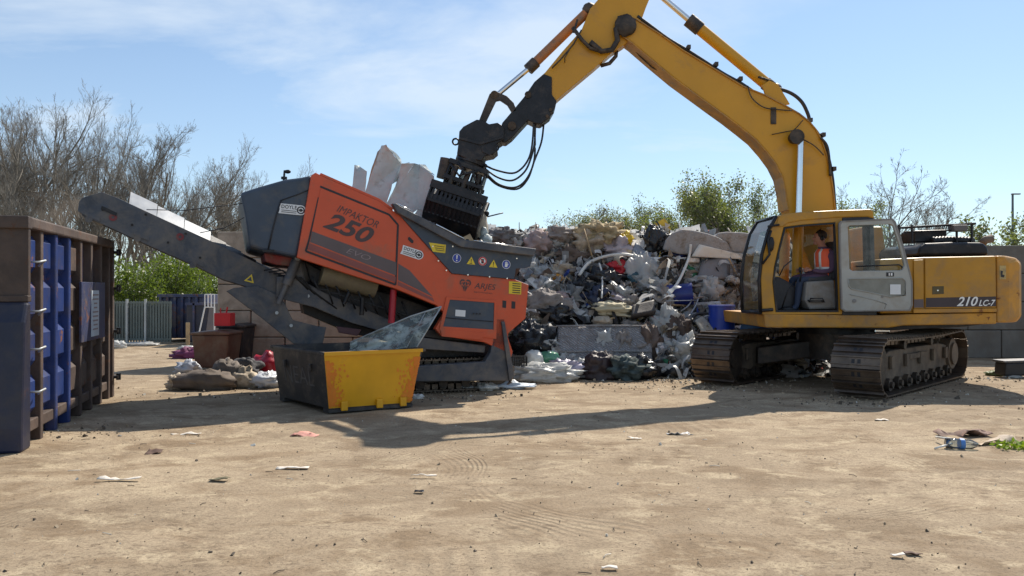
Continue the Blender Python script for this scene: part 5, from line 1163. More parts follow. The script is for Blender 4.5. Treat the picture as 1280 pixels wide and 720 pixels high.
m=MB(); q=[p+V((-.01,.0,0)) for p in Bp([(951,391),(949.5,350),(953,318),(961,288),(971,271)],YN)]
gl=MB()
for a,b in zip(q[:-1],q[1:]): gl.add([a,b,b+V((0,1.03,0)),a+V((0,1.03,0))],[[0,1,2,3]],True)
E.part('windscreen',gl,M['glass'])
m=MB()
for y in(0,1.0): m.tube([p+V((0,y,0)) for p in q],.028,6)
m.tube([q[-1],q[-1]+V((0,1,0))],.028,6); m.tube([q[0],q[0]+V((0,1,0))],.03,6); m.tube([B(960,283,YN-.05),B(974,281,YN-.03)],.02,6); m.tube([B(953,330,YN-.05),B(962,318,YN-.06),B(960,300,YN-.05),B(964,288,YN-.05)],.02,6); m.blob(B(964,305,YN-.04),(.05,.03,.12),3,.2); m.tube([B(952,388,YN-.03),B(966,387,YN-.03)],.03,6); E.part('windscreen_seal',m,M['black'])
gl=MB(); g_=[p+V((0,.03,0)) for p in inf]; gl.add(g_,[list(range(len(g_)))]); E.part('side_window',gl,M['glass'])
# inner opening seal
m=MB(); m.ring([p+V((0,-.006,0)) for p in Bp(inn,YN)],[p+V((0,-.006,0)) for p in Bp([(972,388.5),(968,353),(970,334),(975,313),(982,286),(1003,283),(1042.5,280),(1044,330),(1046,388)],YN)],(0,.05,0)); E.part('door_seal',m,M['black'])
# interior
m=MB(); m.prism(Bp([(1008,352),(1043,350),(1046,386),(1012,387),(1006,375)],YN+.22),(0,.55,0)); E.part('seat_base',m,M['seat'],bevel=.03)
m=MB(); m.prism(Bp([(1010,346),(1042,344),(1043,352),(1010,353)],13.25),(0,.48,0)); m.prism(Bp([(1036,350),(1041,312),(1046,300),(1050,302),(1048,350)],13.25),(0,.48,0)); E.part('seat',m,M['cabin'],bevel=.03)
m=MB(); m.prism(Bp([(1010,375),(1028,375),(1032,378),(1012,378)],YN+.18),(0,.04,0)); m.tube(Bp([(1012,377),(1013,373),(1028,373),(1030,377)],YN+.15),.012,6); E.part('seat_handle',m,M['black'])
m=MB(); m.prism(Bp([(966,388),(966,352),(972,345),(986,352),(996,360),(1000,388)],YN+.45),(0,.4,0)); E.part('console',m,M['cabin'],bevel=.03)
m=MB(); m.tube(Bp([(1000,352),(1001,344),(1000,337)],13.25),.014,6); m.blob(B(1000,337,13.25),(.025,.025,.045),1,.05); m.tube(Bp([(977,386),(984,365),(992,352)],13.15),.012,6); m.tube(Bp([(974,345),(980,333),(990,325)],13.1),.01,6); E.part('control_lever',m,M['black'])
m=MB(); m.prism(Bp([(1046,277),(1052,277),(1053,392),(1048,392)],YN+.01),(0,.09,0)); E.part('door_pillar',m,M['black'])
# grey door folded open against the side
do=[(1049,279),(1052,276),(1116,273),(1120,277),(1130,308),(1141,352),(1141,382),(1138,388.5),(1056,389.6),(1052,386),(1050,330)]
di=[(1060,284),(1062,282),(1113,280),(1117,282),(1125,308),(1131,331),(1129,335.5),(1126,338),(1066,338.5),(1062,336),(1061,310)]
yd=YN-.10
m=MB(); m.ring(Bp(do,yd),Bp(di,yd),(0,.06,0)); dr=E.part('cab_door',m,M['cabgrey'],bevel=.012)
m=MB(); m.add(Bp(di,yd+.03),[list(range(len(di)))]); E.part('window',m,M['glass'],dr)
m=MB(); m.ring([p for p in Bp(do,yd-.006)],[p for p in Bp([(1051,281),(1053,278),(1115,275),(1118,279),(1128,308),(1139.3,352),(1139.3,381),(1136.5,387),(1057.5,388),(1053.6,385),(1051.8,330)],yd-.006)],(0,.05,0)); E.part('door_rim',m,M['seat'],dr)
m=MB(); a=[(1060.5,349),(1064,348.5),(1128,347.5),(1132,351),(1131.5,369),(1112,371),(1090,366),(1064,361),(1061,357)]
m.prism(Bp(a,yd-.003),(0,.004,0)); pan=E.part('recess_panel',m,mat('recess_grey',(.22,.22,.19),.5,var=.25,sc=3,bump=.05,dirt=.2),dr)
m=MB(); q=Bp(a,yd-.006); m.tube(q+[q[0]],.009,5); m.tube(Bp([(1062,368),(1090,374),(1108,380),(1106,386)],yd-.003),.007,5); E.part('door_crease',m,M['cabgrey'],dr)
m=MB(); m.prism(Bp([(1112.7,355.5),(1126,355.5),(1126,368),(1112.7,368)],yd-.012),(0,.004,0)); E.part('paper_notice',m,M['white'],dr)
m=MB(); m.prism(Bp([(1108,340.5),(1117.5,340.5),(1117.5,345.5),(1108,345.5)],yd-.008),(0,.004,0)); bl=E.part('door_lock',m,M['text_black'],dr)
m=MB(); m.prism(Bp([(1111,341.3),(1112.3,341.3),(1112.3,344.6),(1111,344.6)],yd-.013),(0,.003,0)); m.prism(Bp([(1113.6,341.3),(1115.6,341.3),(1115.6,344.6),(1113.6,344.6)],yd-.013),(0,.003,0)); E.part('lock_mark',m,M['text_white'],bl)
m=MB(); m.tube(Bp([(1070,333),(1124,331),(1128,334),(1127,337)],yd-.02),.012,6); E.part('handrail',m,M['black'],dr)
m=MB(); m.cyl(B(1068,376,yd-.02),B(1068,376,yd),.03,12); m.cyl(B(1103,371,yd-.015),B(1103,371,yd),.018,10); E.part('handle',m,M['seat'],dr)
# silver box under the deck
m=MB(); m.prism(Bp([(1094,407),(1112,407),(1113,416),(1093,416)],13.3),(0,.2,0)); E.part('step_box',m,M['chrome'],bevel=.02)

# ================================================================== operator sitting in the cab
def skin_body(name,nodes,edges,mt,parent,sub=2):
    me=bpy.data.meshes.new(name); me.from_pydata([tuple(n[0]) for n in nodes],edges,[]); o=bpy.data.objects.new(name,me); COL.objects.link(o); o.parent=parent
    md=o.modifiers.new('skin','SKIN'); md.use_smooth_shade=True; md.branch_smoothing=.3
    for i,n in enumerate(nodes):
        r=n[1]; me.skin_vertices[0].data[i].radius=(r,r) if not isinstance(r,tuple) else r
        me.skin_vertices[0].data[i].use_root=(i==0)
    s=o.modifiers.new('sub','SUBSURF'); s.levels=sub; s.render_levels=sub
    me.materials.append(mt); return o
yp=13.47
def L(px,py,dy=0): p=B(px,py,yp); p.y=yp+dy; return p-PB
PB=B(1034,349,yp)
person=Thing('person','person in an orange hi vis vest and jeans sitting in the cab','person',PB)
nodes=[(L(1034,344),.15),(L(1034,332),.145),(L(1033,319),.155),(L(1029,311),.09),(L(1026.5,306),.055),(L(1025,300.5),.085),(L(1024.5,294),.095),
 (L(1034,344,-.11),.10),(L(1012,348,-.14),.085),(L(996,350,-.15),.065),(L(994,366,-.15),.06),(L(992,382,-.15),.045),(L(988,386,-.15),.045),(L(980,387,-.15),.035),
 (L(1034,344,.11),.10),(L(1012,347,.14),.085),(L(995,348,.16),.065),(L(992,366,.16),.055),(L(988,382,.16),.045),(L(984,386,.16),.045),(L(976,387,.16),.035),
 (L(1033,317,-.19),.075),(L(1034,327,-.24),.055),(L(1032,339,-.25),.046),(L(1020,340,-.23),.042),(L(1010,338,-.2),.032),
 (L(1033,317,.19),.075),(L(1034,328,.24),.055),(L(1031,339,.25),.046),(L(1019,340,.22),.042),(L(1010,338,.2),.032)]
edges=[(0,1),(1,2),(2,3),(3,4),(4,5),(5,6),(0,7),(7,8),(8,9),(9,10),(10,11),(11,12),(12,13),(0,14),(14,15),(15,16),(16,17),(17,18),(18,19),(19,20),(2,21),(21,22),(22,23),(23,24),(24,25),(2,26),(26,27),(27,28),(28,29),(29,30)]
# one continuous skinned body; its surface takes cloth and skin by region
body=skin_body('body',nodes,edges,M['shirt'],person.o)
bm_=M['shirt'].copy(); bm_.name='operator_clothes_and_skin'; nt=bm_.node_tree; bs=nt.nodes['Principled BSDF']; tcn=nt.nodes.new('ShaderNodeTexCoord'); spn=nt.nodes.new('ShaderNodeSeparateXYZ'); nt.links.new(tcn.outputs['Object'],spn.inputs[0])
zneck=L(0,308.5).z; zwaist=L(0,341.5).z; xw=L(1013,0).x
src=bs.inputs['Base Color'].links[0].from_socket
c1=mixc(nt,ramp(nt,spn.outputs[2],0,1),(0,0,0),(0,0,0))
def step(sock,thr):
    q=nt.nodes.new('ShaderNodeMath'); q.operation='GREATER_THAN'; q.inputs[1].default_value=thr; nt.links.new(sock,q.inputs[0]); return q.outputs[0]
cc_=mixc(nt,step(spn.outputs[2],zneck),src,(.42,.19,.13))
cc_=mixc(nt,step(spn.outputs[2],L(0,346).z),(.03,.045,.085),cc_)
nt.links.new(cc_,bs.inputs['Base Color']); body.data.materials[0]=bm_
# vest
m=MB(); 
ring=lambda px,py,rx,ry: [L(px,py)+V((math.cos(a)*rx,math.sin(a)*ry,0)) for a in [2*math.pi*k/18 for k in range(18)]]
rs=[ring(1034,344.5,.185,.20),ring(1034,335,.178,.20),ring(1033.5,325,.18,.205),ring(1033,316,.175,.20),ring(1032,311.5,.13,.15)]
m.v=[p+PB for r_ in rs for p in r_]; m.f=[[i*18+k,i*18+(k+1)%18,(i+1)*18+(k+1)%18,(i+1)*18+k] for i in range(4) for k in range(18)]; m.m=[0]*len(m.f); m.smooth=[True]*len(m.f)
vest=person.part('vest',m,M['vest'])
m=MB(); rs=[ring(1034,337.5,.184,.206),ring(1034,334,.184,.206)]; m.v=[p+PB for r_ in rs for p in r_]; m.f=[[k,(k+1)%18,18+(k+1)%18,18+k] for k in range(18)]; m.m=[0]*18; m.smooth=[True]*18
person.part('reflective_band',m,M['reflect'],vest)
for sx,sy_ in ((-.13,-.10),(-.13,.10),(.10,-.14),(.10,.14)):
    m=MB(); pr=[L(1034,336)+PB+V((sx*1.15,sy_,0)),L(1033.5,325)+PB+V((sx*1.15,sy_,0)),L(1033,317)+PB+V((sx*1.1,sy_,0)),L(1032,312)+PB+V((sx*.7,sy_*.9,0))]; m.tube(pr,.026,6); person.part('reflective_strip',m,M['reflect'],vest)
# sleeves come out of the vest: head, face, hair
hd=L(1024.6,297.5)+PB
m=MB(); m.blob(hd+V((-.005,0,.0)),(.098,.077,.118),1,.02,2,20,14); 
m.blob(hd+V((-.103,0,-.012)),(.022,.014,.024),2,.02); m.blob(hd+V((-.075,0,-.085)),(.035,.035,.03),3,.02)
for s in(-1,1): m.blob(hd+V((.012,.078*s,-.005)),(.018,.010,.030),4,.05)
m.blob(hd+V((-.09,0,-.052)),(.014,.028,.008),5,.02)
head=person.part('head',m,M['skin'])
m=MB()
for s in(-1,1): m.blob(hd+V((-.088,.032*s,.012)),(.012,.014,.009),6,.02)
person.part('eye',m,M['text_black'],head)
m=MB(); m.blob(hd+V((.022,0,.035)),(.105,.088,.102),9,.08,5,20,14,flat=-.045); person.part('hair',m,M['hair'],head)
m=MB(); m.tube([hd+V((.005,.085,-.01)),hd+V((.01,.06,.10)),hd+V((.01,0,.145)),hd+V((.01,-.06,.10)),hd+V((.005,-.085,-.01))],.012,6); m.blob(hd+V((.008,-.09,-.008)),(.035,.02,.042),3,.02); m.blob(hd+V((.008,.09,-.008)),(.035,.02,.042),3,.02); person.part('ear_defenders',m,M['black'])
# hands closed on the levers: palm, four fingers, thumb
for s in(-1,1):
    w=L(1009.5,338,.2*s); hn=[(w,.026),(w+V((-.045,0,-.002)),(.030,.020)),(w+V((-.085,0,0)),(.032,.018))]
    hedges=[(0,1),(1,2)]
    for k in range(4):
        b0_=w+V((-.09,0,.028-.018*k)); ln=(.030,.034,.031,.024)[k]
        i=len(hn); hn+= [(b0_,.0095),(b0_+V((-ln,-.012*s,0)),.009),(b0_+V((-ln-.008,-.036*s,0)),.0085),(b0_+V((-ln+.012,-.05*s,0)),.008)]; hedges+=[(2,i),(i,i+1),(i+1,i+2),(i+2,i+3)]
    i=len(hn); hn+=[(w+V((-.05,-.02*s,.03)),.012),(w+V((-.075,-.04*s,.042)),.011),(w+V((-.098,-.046*s,.034)),.009)]; hedges+=[(1,i),(i,i+1),(i+1,i+2)]
    h=skin_body('hand',hn,hedges,M['skin'],person.o,1)
m=MB()
for s in(-1,1): q=L(982,386.5,.155*s)+PB; m.blob(q,(.13,.048,.05),s+3,.05,2,14,9,flat=-.045)
person.part('boots',m,M['black'])

# ================================================================== rubbish heap
HR=random.Random(42)
def Hh(x,y):
    t=(y-14.9)/2.75; 
    if t<0: return -.15
    z=2.72*min(1,t)**.85 if t<1 else 2.72-max(0,(t-1.35))*1.9
    z*= min(1,max(0,(x+1.9)/1.1)); z*=min(1,max(0,(9.0-x)/1.5))
    if x>2.7: # toe recedes behind the excavator
        t2=(y-14.9-(x-2.7)*.35)/2.75; z=min(z,2.85*max(0,min(1,t2))**.85+.0) if t2<1 else z
    z+=.22*noise.noise(V((x*1.3,y*1.3,3)))+.10*noise.noise(V((x*3.3,y*3.3,7)))
    return z
def heapP(px,py,lift=0):
    k=(px-640)/F; y=14.7
    while y<17.35:
        x=k*y; z=CH+(HZ-py)*y/F
        if Hh(x,y)>=z: break
        y+=.02
    return V((k*y,y-.05-lift,CH+(HZ-py)*y/F))
m=MB(); xs2=[-2+.16*i for i in range(70)]; ys2=[14.7+.16*i for i in range(40)]
m.v=[V((x,y,max(-.05,Hh(x,y)-.12))) for y in ys2 for x in xs2]; W2=len(xs2)
m.f=[[j*W2+i,j*W2+i+1,(j+1)*W2+i+1,(j+1)*W2+i] for j in range(len(ys2)-1) for i in range(W2-1)]; m.m=[0]*len(m.f); m.smooth=[False]*len(m.f)
cols=[(.06,.055,.05,5),(.28,.24,.20,7),(.68,.69,.68,13),(.38,.385,.38,9),(.50,.42,.32,6),(.015,.015,.018,11),(.05,.07,.10,2),(.70,.70,.70,7),(.13,.10,.08,7),(.02,.06,.30,1),(.45,.05,.05,.8),(.03,.15,.08,.6),(.65,.42,.04,.6),(.40,.35,.31,3),(.25,.27,.29,7)]
names_=['brown_scrap','taupe_scrap','white_scrap','grey_scrap','tan_scrap','black_scrap','navy_scrap','pale_scrap','umber_scrap','blue_scrap','red_scrap','green_scrap','yellow_scrap','pinkish_scrap','slate_scrap']
hm=[(film(n,c[:3],.4,.4,.2,.15) if n in('white_scrap','pale_scrap','grey_scrap','pinkish_scrap') else mat(n,c[:3],.6,var=.3,sc=4,bump=.25,bsc=25,dirt=.2)) for n,c in zip(names_,cols)]
wts=[c[3] for c in cols]
def rot(r=HR): return Euler((r.uniform(0,6.28),r.uniform(0,6.28),r.uniform(0,6.28))).to_matrix()
def on_heap(r=HR):
    while True:
        x=r.uniform(-1.5,7.6); y=r.uniform(14.75,18.9); z=Hh(x,y)
        px=640+F*x/y; py=HZ-F*(z-CH)/y
        if 690<px<822 and 398<py<458: continue
        if py<303 and 828<px<960 and r.random()<.85: continue
        if z>-.08 : return V((x,y-.04,z+.02))
N_SCR=8200
for i in range(N_SCR):
    p=on_heap(); k=HR.random(); m.mi=HR.choices(range(len(cols)),wts)[0]; s=HR.choices([.03,.05,.08,.11,.16,.24],[3,5,6,5,3,1])[0]*HR.uniform(.7,1.3)
    if k<.42:   # crumpled film / cloth
        R=rot(); n=3; a=R@V((s*2,0,0)); b=R@V((0,s*HR.uniform(.7,1.8),0)); o=p-a/2-b/2+Z*s*.3; nz=R@V((0,0,1))
        g=[o+a*(u/n)+b*(v/n)+nz*HR.gauss(0,s*.28) for u in range(n+1) for v in range(n+1)]
        m.add(g,[[u*4+v,(u+1)*4+v,(u+1)*4+v+1,u*4+v+1] for u in range(n) for v in range(n)],HR.random()<.5)
    elif k<.56: m.blob(p+Z*s*.1,(s*HR.uniform(.5,1.1),s*HR.uniform(.5,1.1),s*HR.uniform(.3,.7)),i%97,.7,2.6,10,7)
    elif k<.80: m.box(p+Z*s*.2,(s*HR.uniform(.8,3),s*HR.uniform(.3,1),s*HR.uniform(.05,.35)),rot())
    elif k<.92: # splinter / strip
        d=rot()@V((1,0,0)); d.z=abs(d.z)*.6; q=rot()@V((0,0,1)); L_=s*HR.uniform(2,4.5); m.tube([p,p+d*L_*.5+q*.03,p+d*L_],HR.uniform(.006,.02),4)
    else:
        d=rot()@V((1,0,0)); e=rot()@V((1,0,0)); pts=[p+d*s*t_+e*math.sin(t_*4)*s*.5+Z*.5*s*math.sin(t_*3.1) for t_ in [0,.25,.5,.75,1,1.3]]; m.tube(pts,.009,4)
for i in range(1700):      # torn ribbons and film streamers lying over everything
    p=on_heap(); p.y-=HR.uniform(.0,.22); p.z+=HR.uniform(.0,.12); m.mi=HR.choices([2,7,3,13,5,14,4,10,9,12],[10,9,6,3,6,4,3,.5,.5,.4])[0]
    d=V((HR.gauss(0,1),HR.gauss(0,.5),HR.gauss(-.2,.7))).normalized(); e=d.cross(V((HR.gauss(0,1),HR.gauss(0,1),HR.gauss(0,1)))).normalized(); L_=HR.uniform(.12,.5); w_=HR.uniform(.008,.05); c1_=HR.gauss(0,.25); n_=6; vs=[]
    for k in range(n_+1):
        t_=k/n_; q=p+d*L_*t_+V((0,-.03*math.sin(t_*3),-.35*L_*t_*t_))+d.cross(e)*math.sin(t_*3+c1_*5)*L_*c1_; ww=e*w_*(1-.5*abs(t_-.5))+V((0,0,HR.gauss(0,.008))); vs+=[q-ww,q+ww]
    m.add(vs,[[2*k,2*k+1,2*k+3,2*k+2] for k in range(n_)],True)
for i in range(230):       # larger soft crumpled sheets and torn films
    p=on_heap(); p.y-=.10; m.mi=HR.choices([2,7,3,13,1,14,4,5,8],[9,9,7,3,4,4,3,3,3])[0]; s=HR.uniform(.14,.30)
    R=rot(); a=R@V((s*2,0,0)); b=R@V((0,s*HR.uniform(1,2),0)); nz=R@V((0,0,1)); o_=p-a/2-b/2; g=[]; n=9; sd_=HR.uniform(0,99)
    for u in range(n+1):
        for v in range(n+1):
            q=o_+a*(u/n)+b*(v/n); g.append(q+nz*s*(.8*noise.noise(q*3.5+V((sd_,0,0)))+.5*abs(noise.noise(q*8+V((0,sd_,0)))))-V((0,0,.25*s*((u/n-.5)**2+(v/n-.5)**2)*4)))
    m.add(g,[[u*10+v,(u+1)*10+v,(u+1)*10+v+1,u*10+v+1] for u in range(n) for v in range(n)],True)
o=link('rubbish_heap',m,hm); o['kind']='stuff'; o['label']='tall heap of mixed household and builders rubbish'; o['category']='rubbish heap'

M['bagblack']=mat('black_bag_film',(.012,.012,.014),.28,var=.3,sc=5,bump=.5,bsc=14)
M['bagwhite']=film('white_bag_film',(.64,.65,.64),.4,.35,.12,.15)
M['baggrey']=mat('grey_cloth',(.30,.265,.245),.85,var=.25,sc=4,bump=.4,bsc=18,dirt=.3)
M['bagtan']=mat('tan_cloth',(.50,.42,.32),.85,var=.2,sc=4,bump=.3,dirt=.3)
M['drum']=mat('blue_drum_plastic',(.015,.05,.36),.35,var=.12,sc=2,bump=.03,dirt=.12)
M['lblue']=mat('light_blue_plastic',(.07,.22,.55),.4,var=.15,bump=.03,dirt=.2)
M['carpet']=mat('grey_carpet_back',(.33,.325,.325),.9,var=.2,sc=5,bump=.5,bsc=30,dirt=.3)
M['mattress']=mat('grey_mattress',(.42,.41,.42),.8,var=.15,sc=3,bump=.35,bsc=9,dirt=.3,dcol=(.2,.17,.15))
M['pipe']=mat('white_pipe_plastic',(.72,.71,.66),.4,var=.08,bump=.03,dirt=.2)
M['metal']=mat('dull_sheet_metal',(.35,.36,.38),.4,metal=.6,var=.2,bump=.15,dirt=.3)
def bag(name,label,cat,px,py,r,mt,seed,amp=.35,group=None,fr=2.2,lift=.1,flat=None,P=None):
    m=MB(); c=P if P is not None else heapP(px,py,lift); m.blob(c,r,seed,amp,fr,40,26,flat); return single(name,label,cat,m,mt,group=group)
def quad(name,label,cat,pts,mt,thick=.03,amp=.04,lift=.12,n=8,seed=1,group=None):
    q=[heapP(a,b,lift) for a,b in pts]; m=MB(); nx=n; g=[]; nz=(q[1]-q[0]).cross(q[3]-q[0]).normalized()
    for i in range(nx+1):
        for j in range(nx+1):
            u,v=i/nx,j/nx; p=q[0].lerp(q[1],u).lerp(q[3].lerp(q[2],u),v); g.append(p+nz*(noise.noise(p*2.1+V((seed,0,0)))*amp+abs(noise.noise(p*5+V((0,seed,0))))*amp*.7))
    k=len(g); Wn=nx+1; vs=g+[p-nz*thick for p in g]; fs=[]
    for i in range(nx):
        for j in range(nx): a=[i*Wn+j,(i+1)*Wn+j,(i+1)*Wn+j+1,i*Wn+j+1]; fs+= [a,[k+x for x in a[::-1]]]
    bd=[i*Wn for i in range(nx+1)]+[nx*Wn+j for j in range(1,nx+1)]+[i*Wn+nx for i in range(nx-1,-1,-1)]+[j for j in range(nx-1,0,-1)]
    for x in range(len(bd)): a,b=bd[x],bd[(x+1)%len(bd)]; fs.append([a,k+a,k+b,b])
    m.add(vs,fs,True); return single(name,label,cat,m,mt,group=group)
def rod(name,label,cat,pts,r,mt,lift=.25,group=None,n=8): 
    m=MB(); m.tube(smooth([heapP(a,b,lift) for a,b in pts],4) if len(pts)>2 else [heapP(a,b,lift) for a,b in pts],r,n); return single(name,label,cat,m,mt,group=group)
def drum(name,label,a,b,r,mt,open_=False):
    m=MB(); d=(b-a).normalized(); m.cyl(a,b,r,26); L_=(b-a).length
    for t_ in(.0,.33,.66,1): m.cyl(a.lerp(b,t_)-d*.02,a.lerp(b,t_)+d*.02,r*1.04,26)
    if open_: m2=1
    return single(name,label,'drum',m,mt,bevel=.01)
# mattress at the foot of the heap
m=MB(); mx0,mx1=B(695,0,14.85).x,B(815,0,14.95).x; zt=B(0,407,14.95).z; zb=B(0,452,14.85).z; N=30
def mtop(u,v): # v 0 bottom front ..1 top
    return 0
m.prism([(mx0,14.8,zb-.1),(mx0+.02,14.95,zb+.18),(mx0+.05,15.25,zt),(mx0+.07,15.5,zt-.02),(mx0+.05,15.35,zb-.1)],(mx1-mx0,.06,0))
o=single('mattress','worn grey mattress leaning on its side at the foot of the heap','mattress',m,M['mattress'],bevel=.07); 
m=MB()
for zz_,yy_ in((zb+.18,14.93),(zt-.02,15.22)): m.tube([V((mx0+.02,yy_-.01,zz_)),V(((mx0+mx1)/2,yy_+.02,zz_+.01)),V((mx1,yy_+.05,zz_))],.018,6)
pz=link('piping',m,M['carpet'],o,o.location)
bag('bin_bag','black bin bag left of the mattress','bag',667,432,(.42,.30,.40),M['bagblack'],11)
bag('bin_bag','black bin bag above the left corner of the mattress','bag',690,395,(.36,.28,.25),M['bagblack'],12)
bag('bin_bag','small shiny black bag under the front corner of the crusher','bag',652,418,(.25,.2,.28),M['bagblack'],13)
bag('bin_bag','dark rounded bag on the ground in front of the mattress','bag',0,0,(.36,.26,.30),mat('dark_maroon_bag',(.035,.022,.025),.5,var=.3,bump=.4),14,P=B(754,461,14.55)+V((0,0,-.02)))
bag('bin_bag','low black bag right of the dark rounded bag','bag',0,0,(.30,.26,.24),M['bagblack'],15,P=B(797,462,14.6))
bag('clothes_bundle','dark green and white bundle of clothes at the foot of the heap','clothes',0,0,(.36,.26,.22),mat('dark_green_cloth',(.05,.07,.07),.8,var=.8,sc=8,bump=.4),16,.5,P=B(780,463,14.5))
bag('cloth_bundle','large grey brown cloth bundle beside the orange end of the crusher','clothes',682,384,(.50,.32,.30),M['baggrey'],17)
bag('cloth_bundle','pinkish grey soft bundle on the upper left of the heap','clothes',672,305,(.30,.25,.26),mat('pink_grey_cloth',(.38,.30,.29),.85,var=.2,bump=.3),18)
bag('cloth_bundle','brown sacking bundle at the top of the heap','clothes',737,304,(.36,.28,.24),M['bagtan'],19,.5)
bag('cloth_bundle','dark brown soft lump below the sacking bundle','clothes',715,322,(.36,.26,.20),mat('umber_cloth',(.17,.13,.105),.85,var=.3,bump=.4),20,.45)
bag('cloth_bundle','grey soft bundle at the left end of the crest','clothes',629,297,(.34,.25,.18),mat('charcoal_cloth',(.17,.165,.165),.8,var=.3,bump=.4),21,.4)
bag('cloth_bundle','taupe bundle under the crest left of centre','clothes',700,295,(.26,.2,.17),M['baggrey'],22,.45)
bag('bulk_bag','torn white sack with an orange patch in the middle of the heap','bag',799,345,(.34,.26,.42),M['bagwhite'],23,.35)
bag('bulk_bag','pale crumpled sack right of the sacking bundle','bag',770,312,(.30,.25,.24),mat('lilac_film',(.45,.40,.44),.4,var=.2,bump=.5,bsc=12),24,.45)
bag('plastic_bag','clear crumpled film bag left of the concrete blocks','bag',884,366,(.22,.2,.26),M['bagwhite'],25,.45)
bag('plastic_bag','dirty white film spread under the crusher corner','bag',0,0,(.62,.30,.16),M['bagwhite'],26,.45,P=B(675,466,14.2)+V((0,0,-.02)))
bag('plastic_bag','lilac white bag lying in front of the mattress left end','bag',0,0,(.30,.2,.13),mat('lilac_bag',(.42,.38,.48),.4,var=.2,bump=.5,bsc=12),27,.5,P=B(708,460,14.6))
bag('plastic_bag','cream crumpled bag right of the lilac bag','bag',0,0,(.24,.2,.13),M['bagwhite'],28,.5,P=B(730,459,14.7))
bag('cloth_bundle','brown quilted jacket hanging at the right end of the mattress','clothes',808,430,(.24,.2,.36),mat('brown_quilt',(.14,.10,.08),.6,var=.4,sc=8,bump=.5),29,.4)
bag('cloth_bundle','dark brown cloth bundle right of the silver torn sheets','clothes',845,418,(.26,.22,.30),mat('dark_brown_cloth',(.09,.065,.055),.8,var=.4,bump=.4),30,.45)
bag('plastic_bag','silvery torn film right of the mattress','bag',832,405,(.26,.2,.30),M['bagwhite'],31,.5)
bag('plastic_bag','white torn film left of the far track','bag',852,440,(.30,.22,.28),M['bagwhite'],32,.55)
bag('plastic_bag','white shredded film right of the crusher hopper edge','bag',662,345,(.20,.2,.30),M['bagwhite'],33,.5)
bag('foam_lump','cream foam cushion above the mattress','foam',762,386,(.40,.26,.14),mat('cream_foam',(.55,.48,.32),.8,var=.15,bump=.2),34,.25)
bag('cloth_bundle','small pinkish bundle above the black bags','clothes',700,376,(.22,.2,.16),mat('pink_cloth',(.45,.33,.31),.85,var=.2,bump=.3),35,.4)
bag('yellow_bag','bright yellow bag near the top of the heap','bag',778,299,(.19,.16,.15),mat('yellow_film',(.75,.52,.03),.4,bump=.3),36,.4)
bag('yellow_toy','small yellow and orange thing in the left of the heap','toy',696,351,(.13,.12,.12),mat('orange_yellow_plastic',(.75,.32,.03),.4,var=.4,sc=6,bump=.1),37,.5)
bag('red_cloth','red crumpled cloth in the centre of the heap','cloth',775,337,(.28,.2,.16),M['red'],38,.5)
bag('green_box','dark green plastic tub beside the white leaning pipe','tub',857,344,(.20,.18,.20),mat('green_plastic',(.01,.13,.05),.4,var=.2,bump=.05),39,.12)
bag('blue_cloth','blue cloth behind the white pipe near the crest','cloth',845,318,(.16,.15,.16),mat('mid_blue_cloth',(.03,.05,.22),.7,bump=.3),40,.4)
bag('blue_cloth','teal blue crumpled cloth inside the white torn sack','cloth',790,350,(.22,.2,.16),mat('teal_cloth',(.05,.12,.16),.7,var=.4,bump=.4),41,.5)
bag('bin_bag','black bag standing up at the crest','bag',816,303,(.22,.2,.34),M['bagblack'],42,.3)
bag('bin_bag','black bag in the middle left of the heap','bag',728,365,(.34,.26,.26),M['bagblack'],43,.4)
bag('bin_bag','black bag under the red cloth','bag',755,352,(.36,.26,.24),M['bagblack'],44,.4)
bag('bin_bag','dark blue black bag above the cream cushion','bag',746,372,(.26,.22,.2),mat('navy_bag',(.02,.03,.07),.4,bump=.5),45,.4)
bag('straw_bundle','straw coloured tangled tuft on the crest','straw',752,293,(.42,.3,.22),mat('straw',(.45,.36,.22),.9,var=.4,sc=10,bump=.6,bsc=40),46,.7)
bag('pan_lid','round shiny bowl left of the tilted board','bowl',866,396,(.10,.1,.10),M['metal'],47,.05)
bag('tan_cushion','tan seat cushion under the cream foam','cushion',752,401,(.20,.2,.10),M['bagtan'],48,.15)
bag('green_bottle','green glass like jar beside the mattress left end','jar',0,0,(.20,.12,.12),mat('green_jar',(.10,.28,.18),.2,bump=.05),49,.1,P=B(686,447,14.8))
bag('cream_tub','cream plastic tub right of the black crate','tub',0,0,(.18,.15,.17),M['pipe'],50,.1,P=B(667,449,14.7))
# sheets and boards
def quilt(mt):
    nt=mt.node_tree; bs=nt.nodes['Principled BSDF']; tc=nt.nodes.new('ShaderNodeTexCoord'); wv=nt.nodes.new('ShaderNodeTexWave'); wv.inputs['Scale'].default_value=9; wv.inputs['Distortion'].default_value=7; wv.inputs['Detail'].default_value=2; wv.bands_direction='DIAGONAL'; nt.links.new(tc.outputs['Object'],wv.inputs['Vector'])
    b=nt.nodes.new('ShaderNodeBump'); b.inputs['Strength'].default_value=.8; b.inputs['Distance'].default_value=.03; nt.links.new(wv.outputs['Fac'],b.inputs['Height']); nt.links.new(b.outputs[0],bs.inputs['Normal'])
    src=bs.inputs['Base Color'].links[0].from_socket; nt.links.new(mixc(nt,ramp(nt,wv.outputs['Fac'],.1,.6),mixc(nt,.5,src,(.12,.11,.11)),src),bs.inputs['Base Color'])
quilt(M['mattress'])
def slab(label,pts,y,d):
    m=MB(); m.prism(Bp(pts,y),(.1,d,0)); o=single('carpet_roll',label,'carpet',m,M['carpet'],bevel=.04); return o
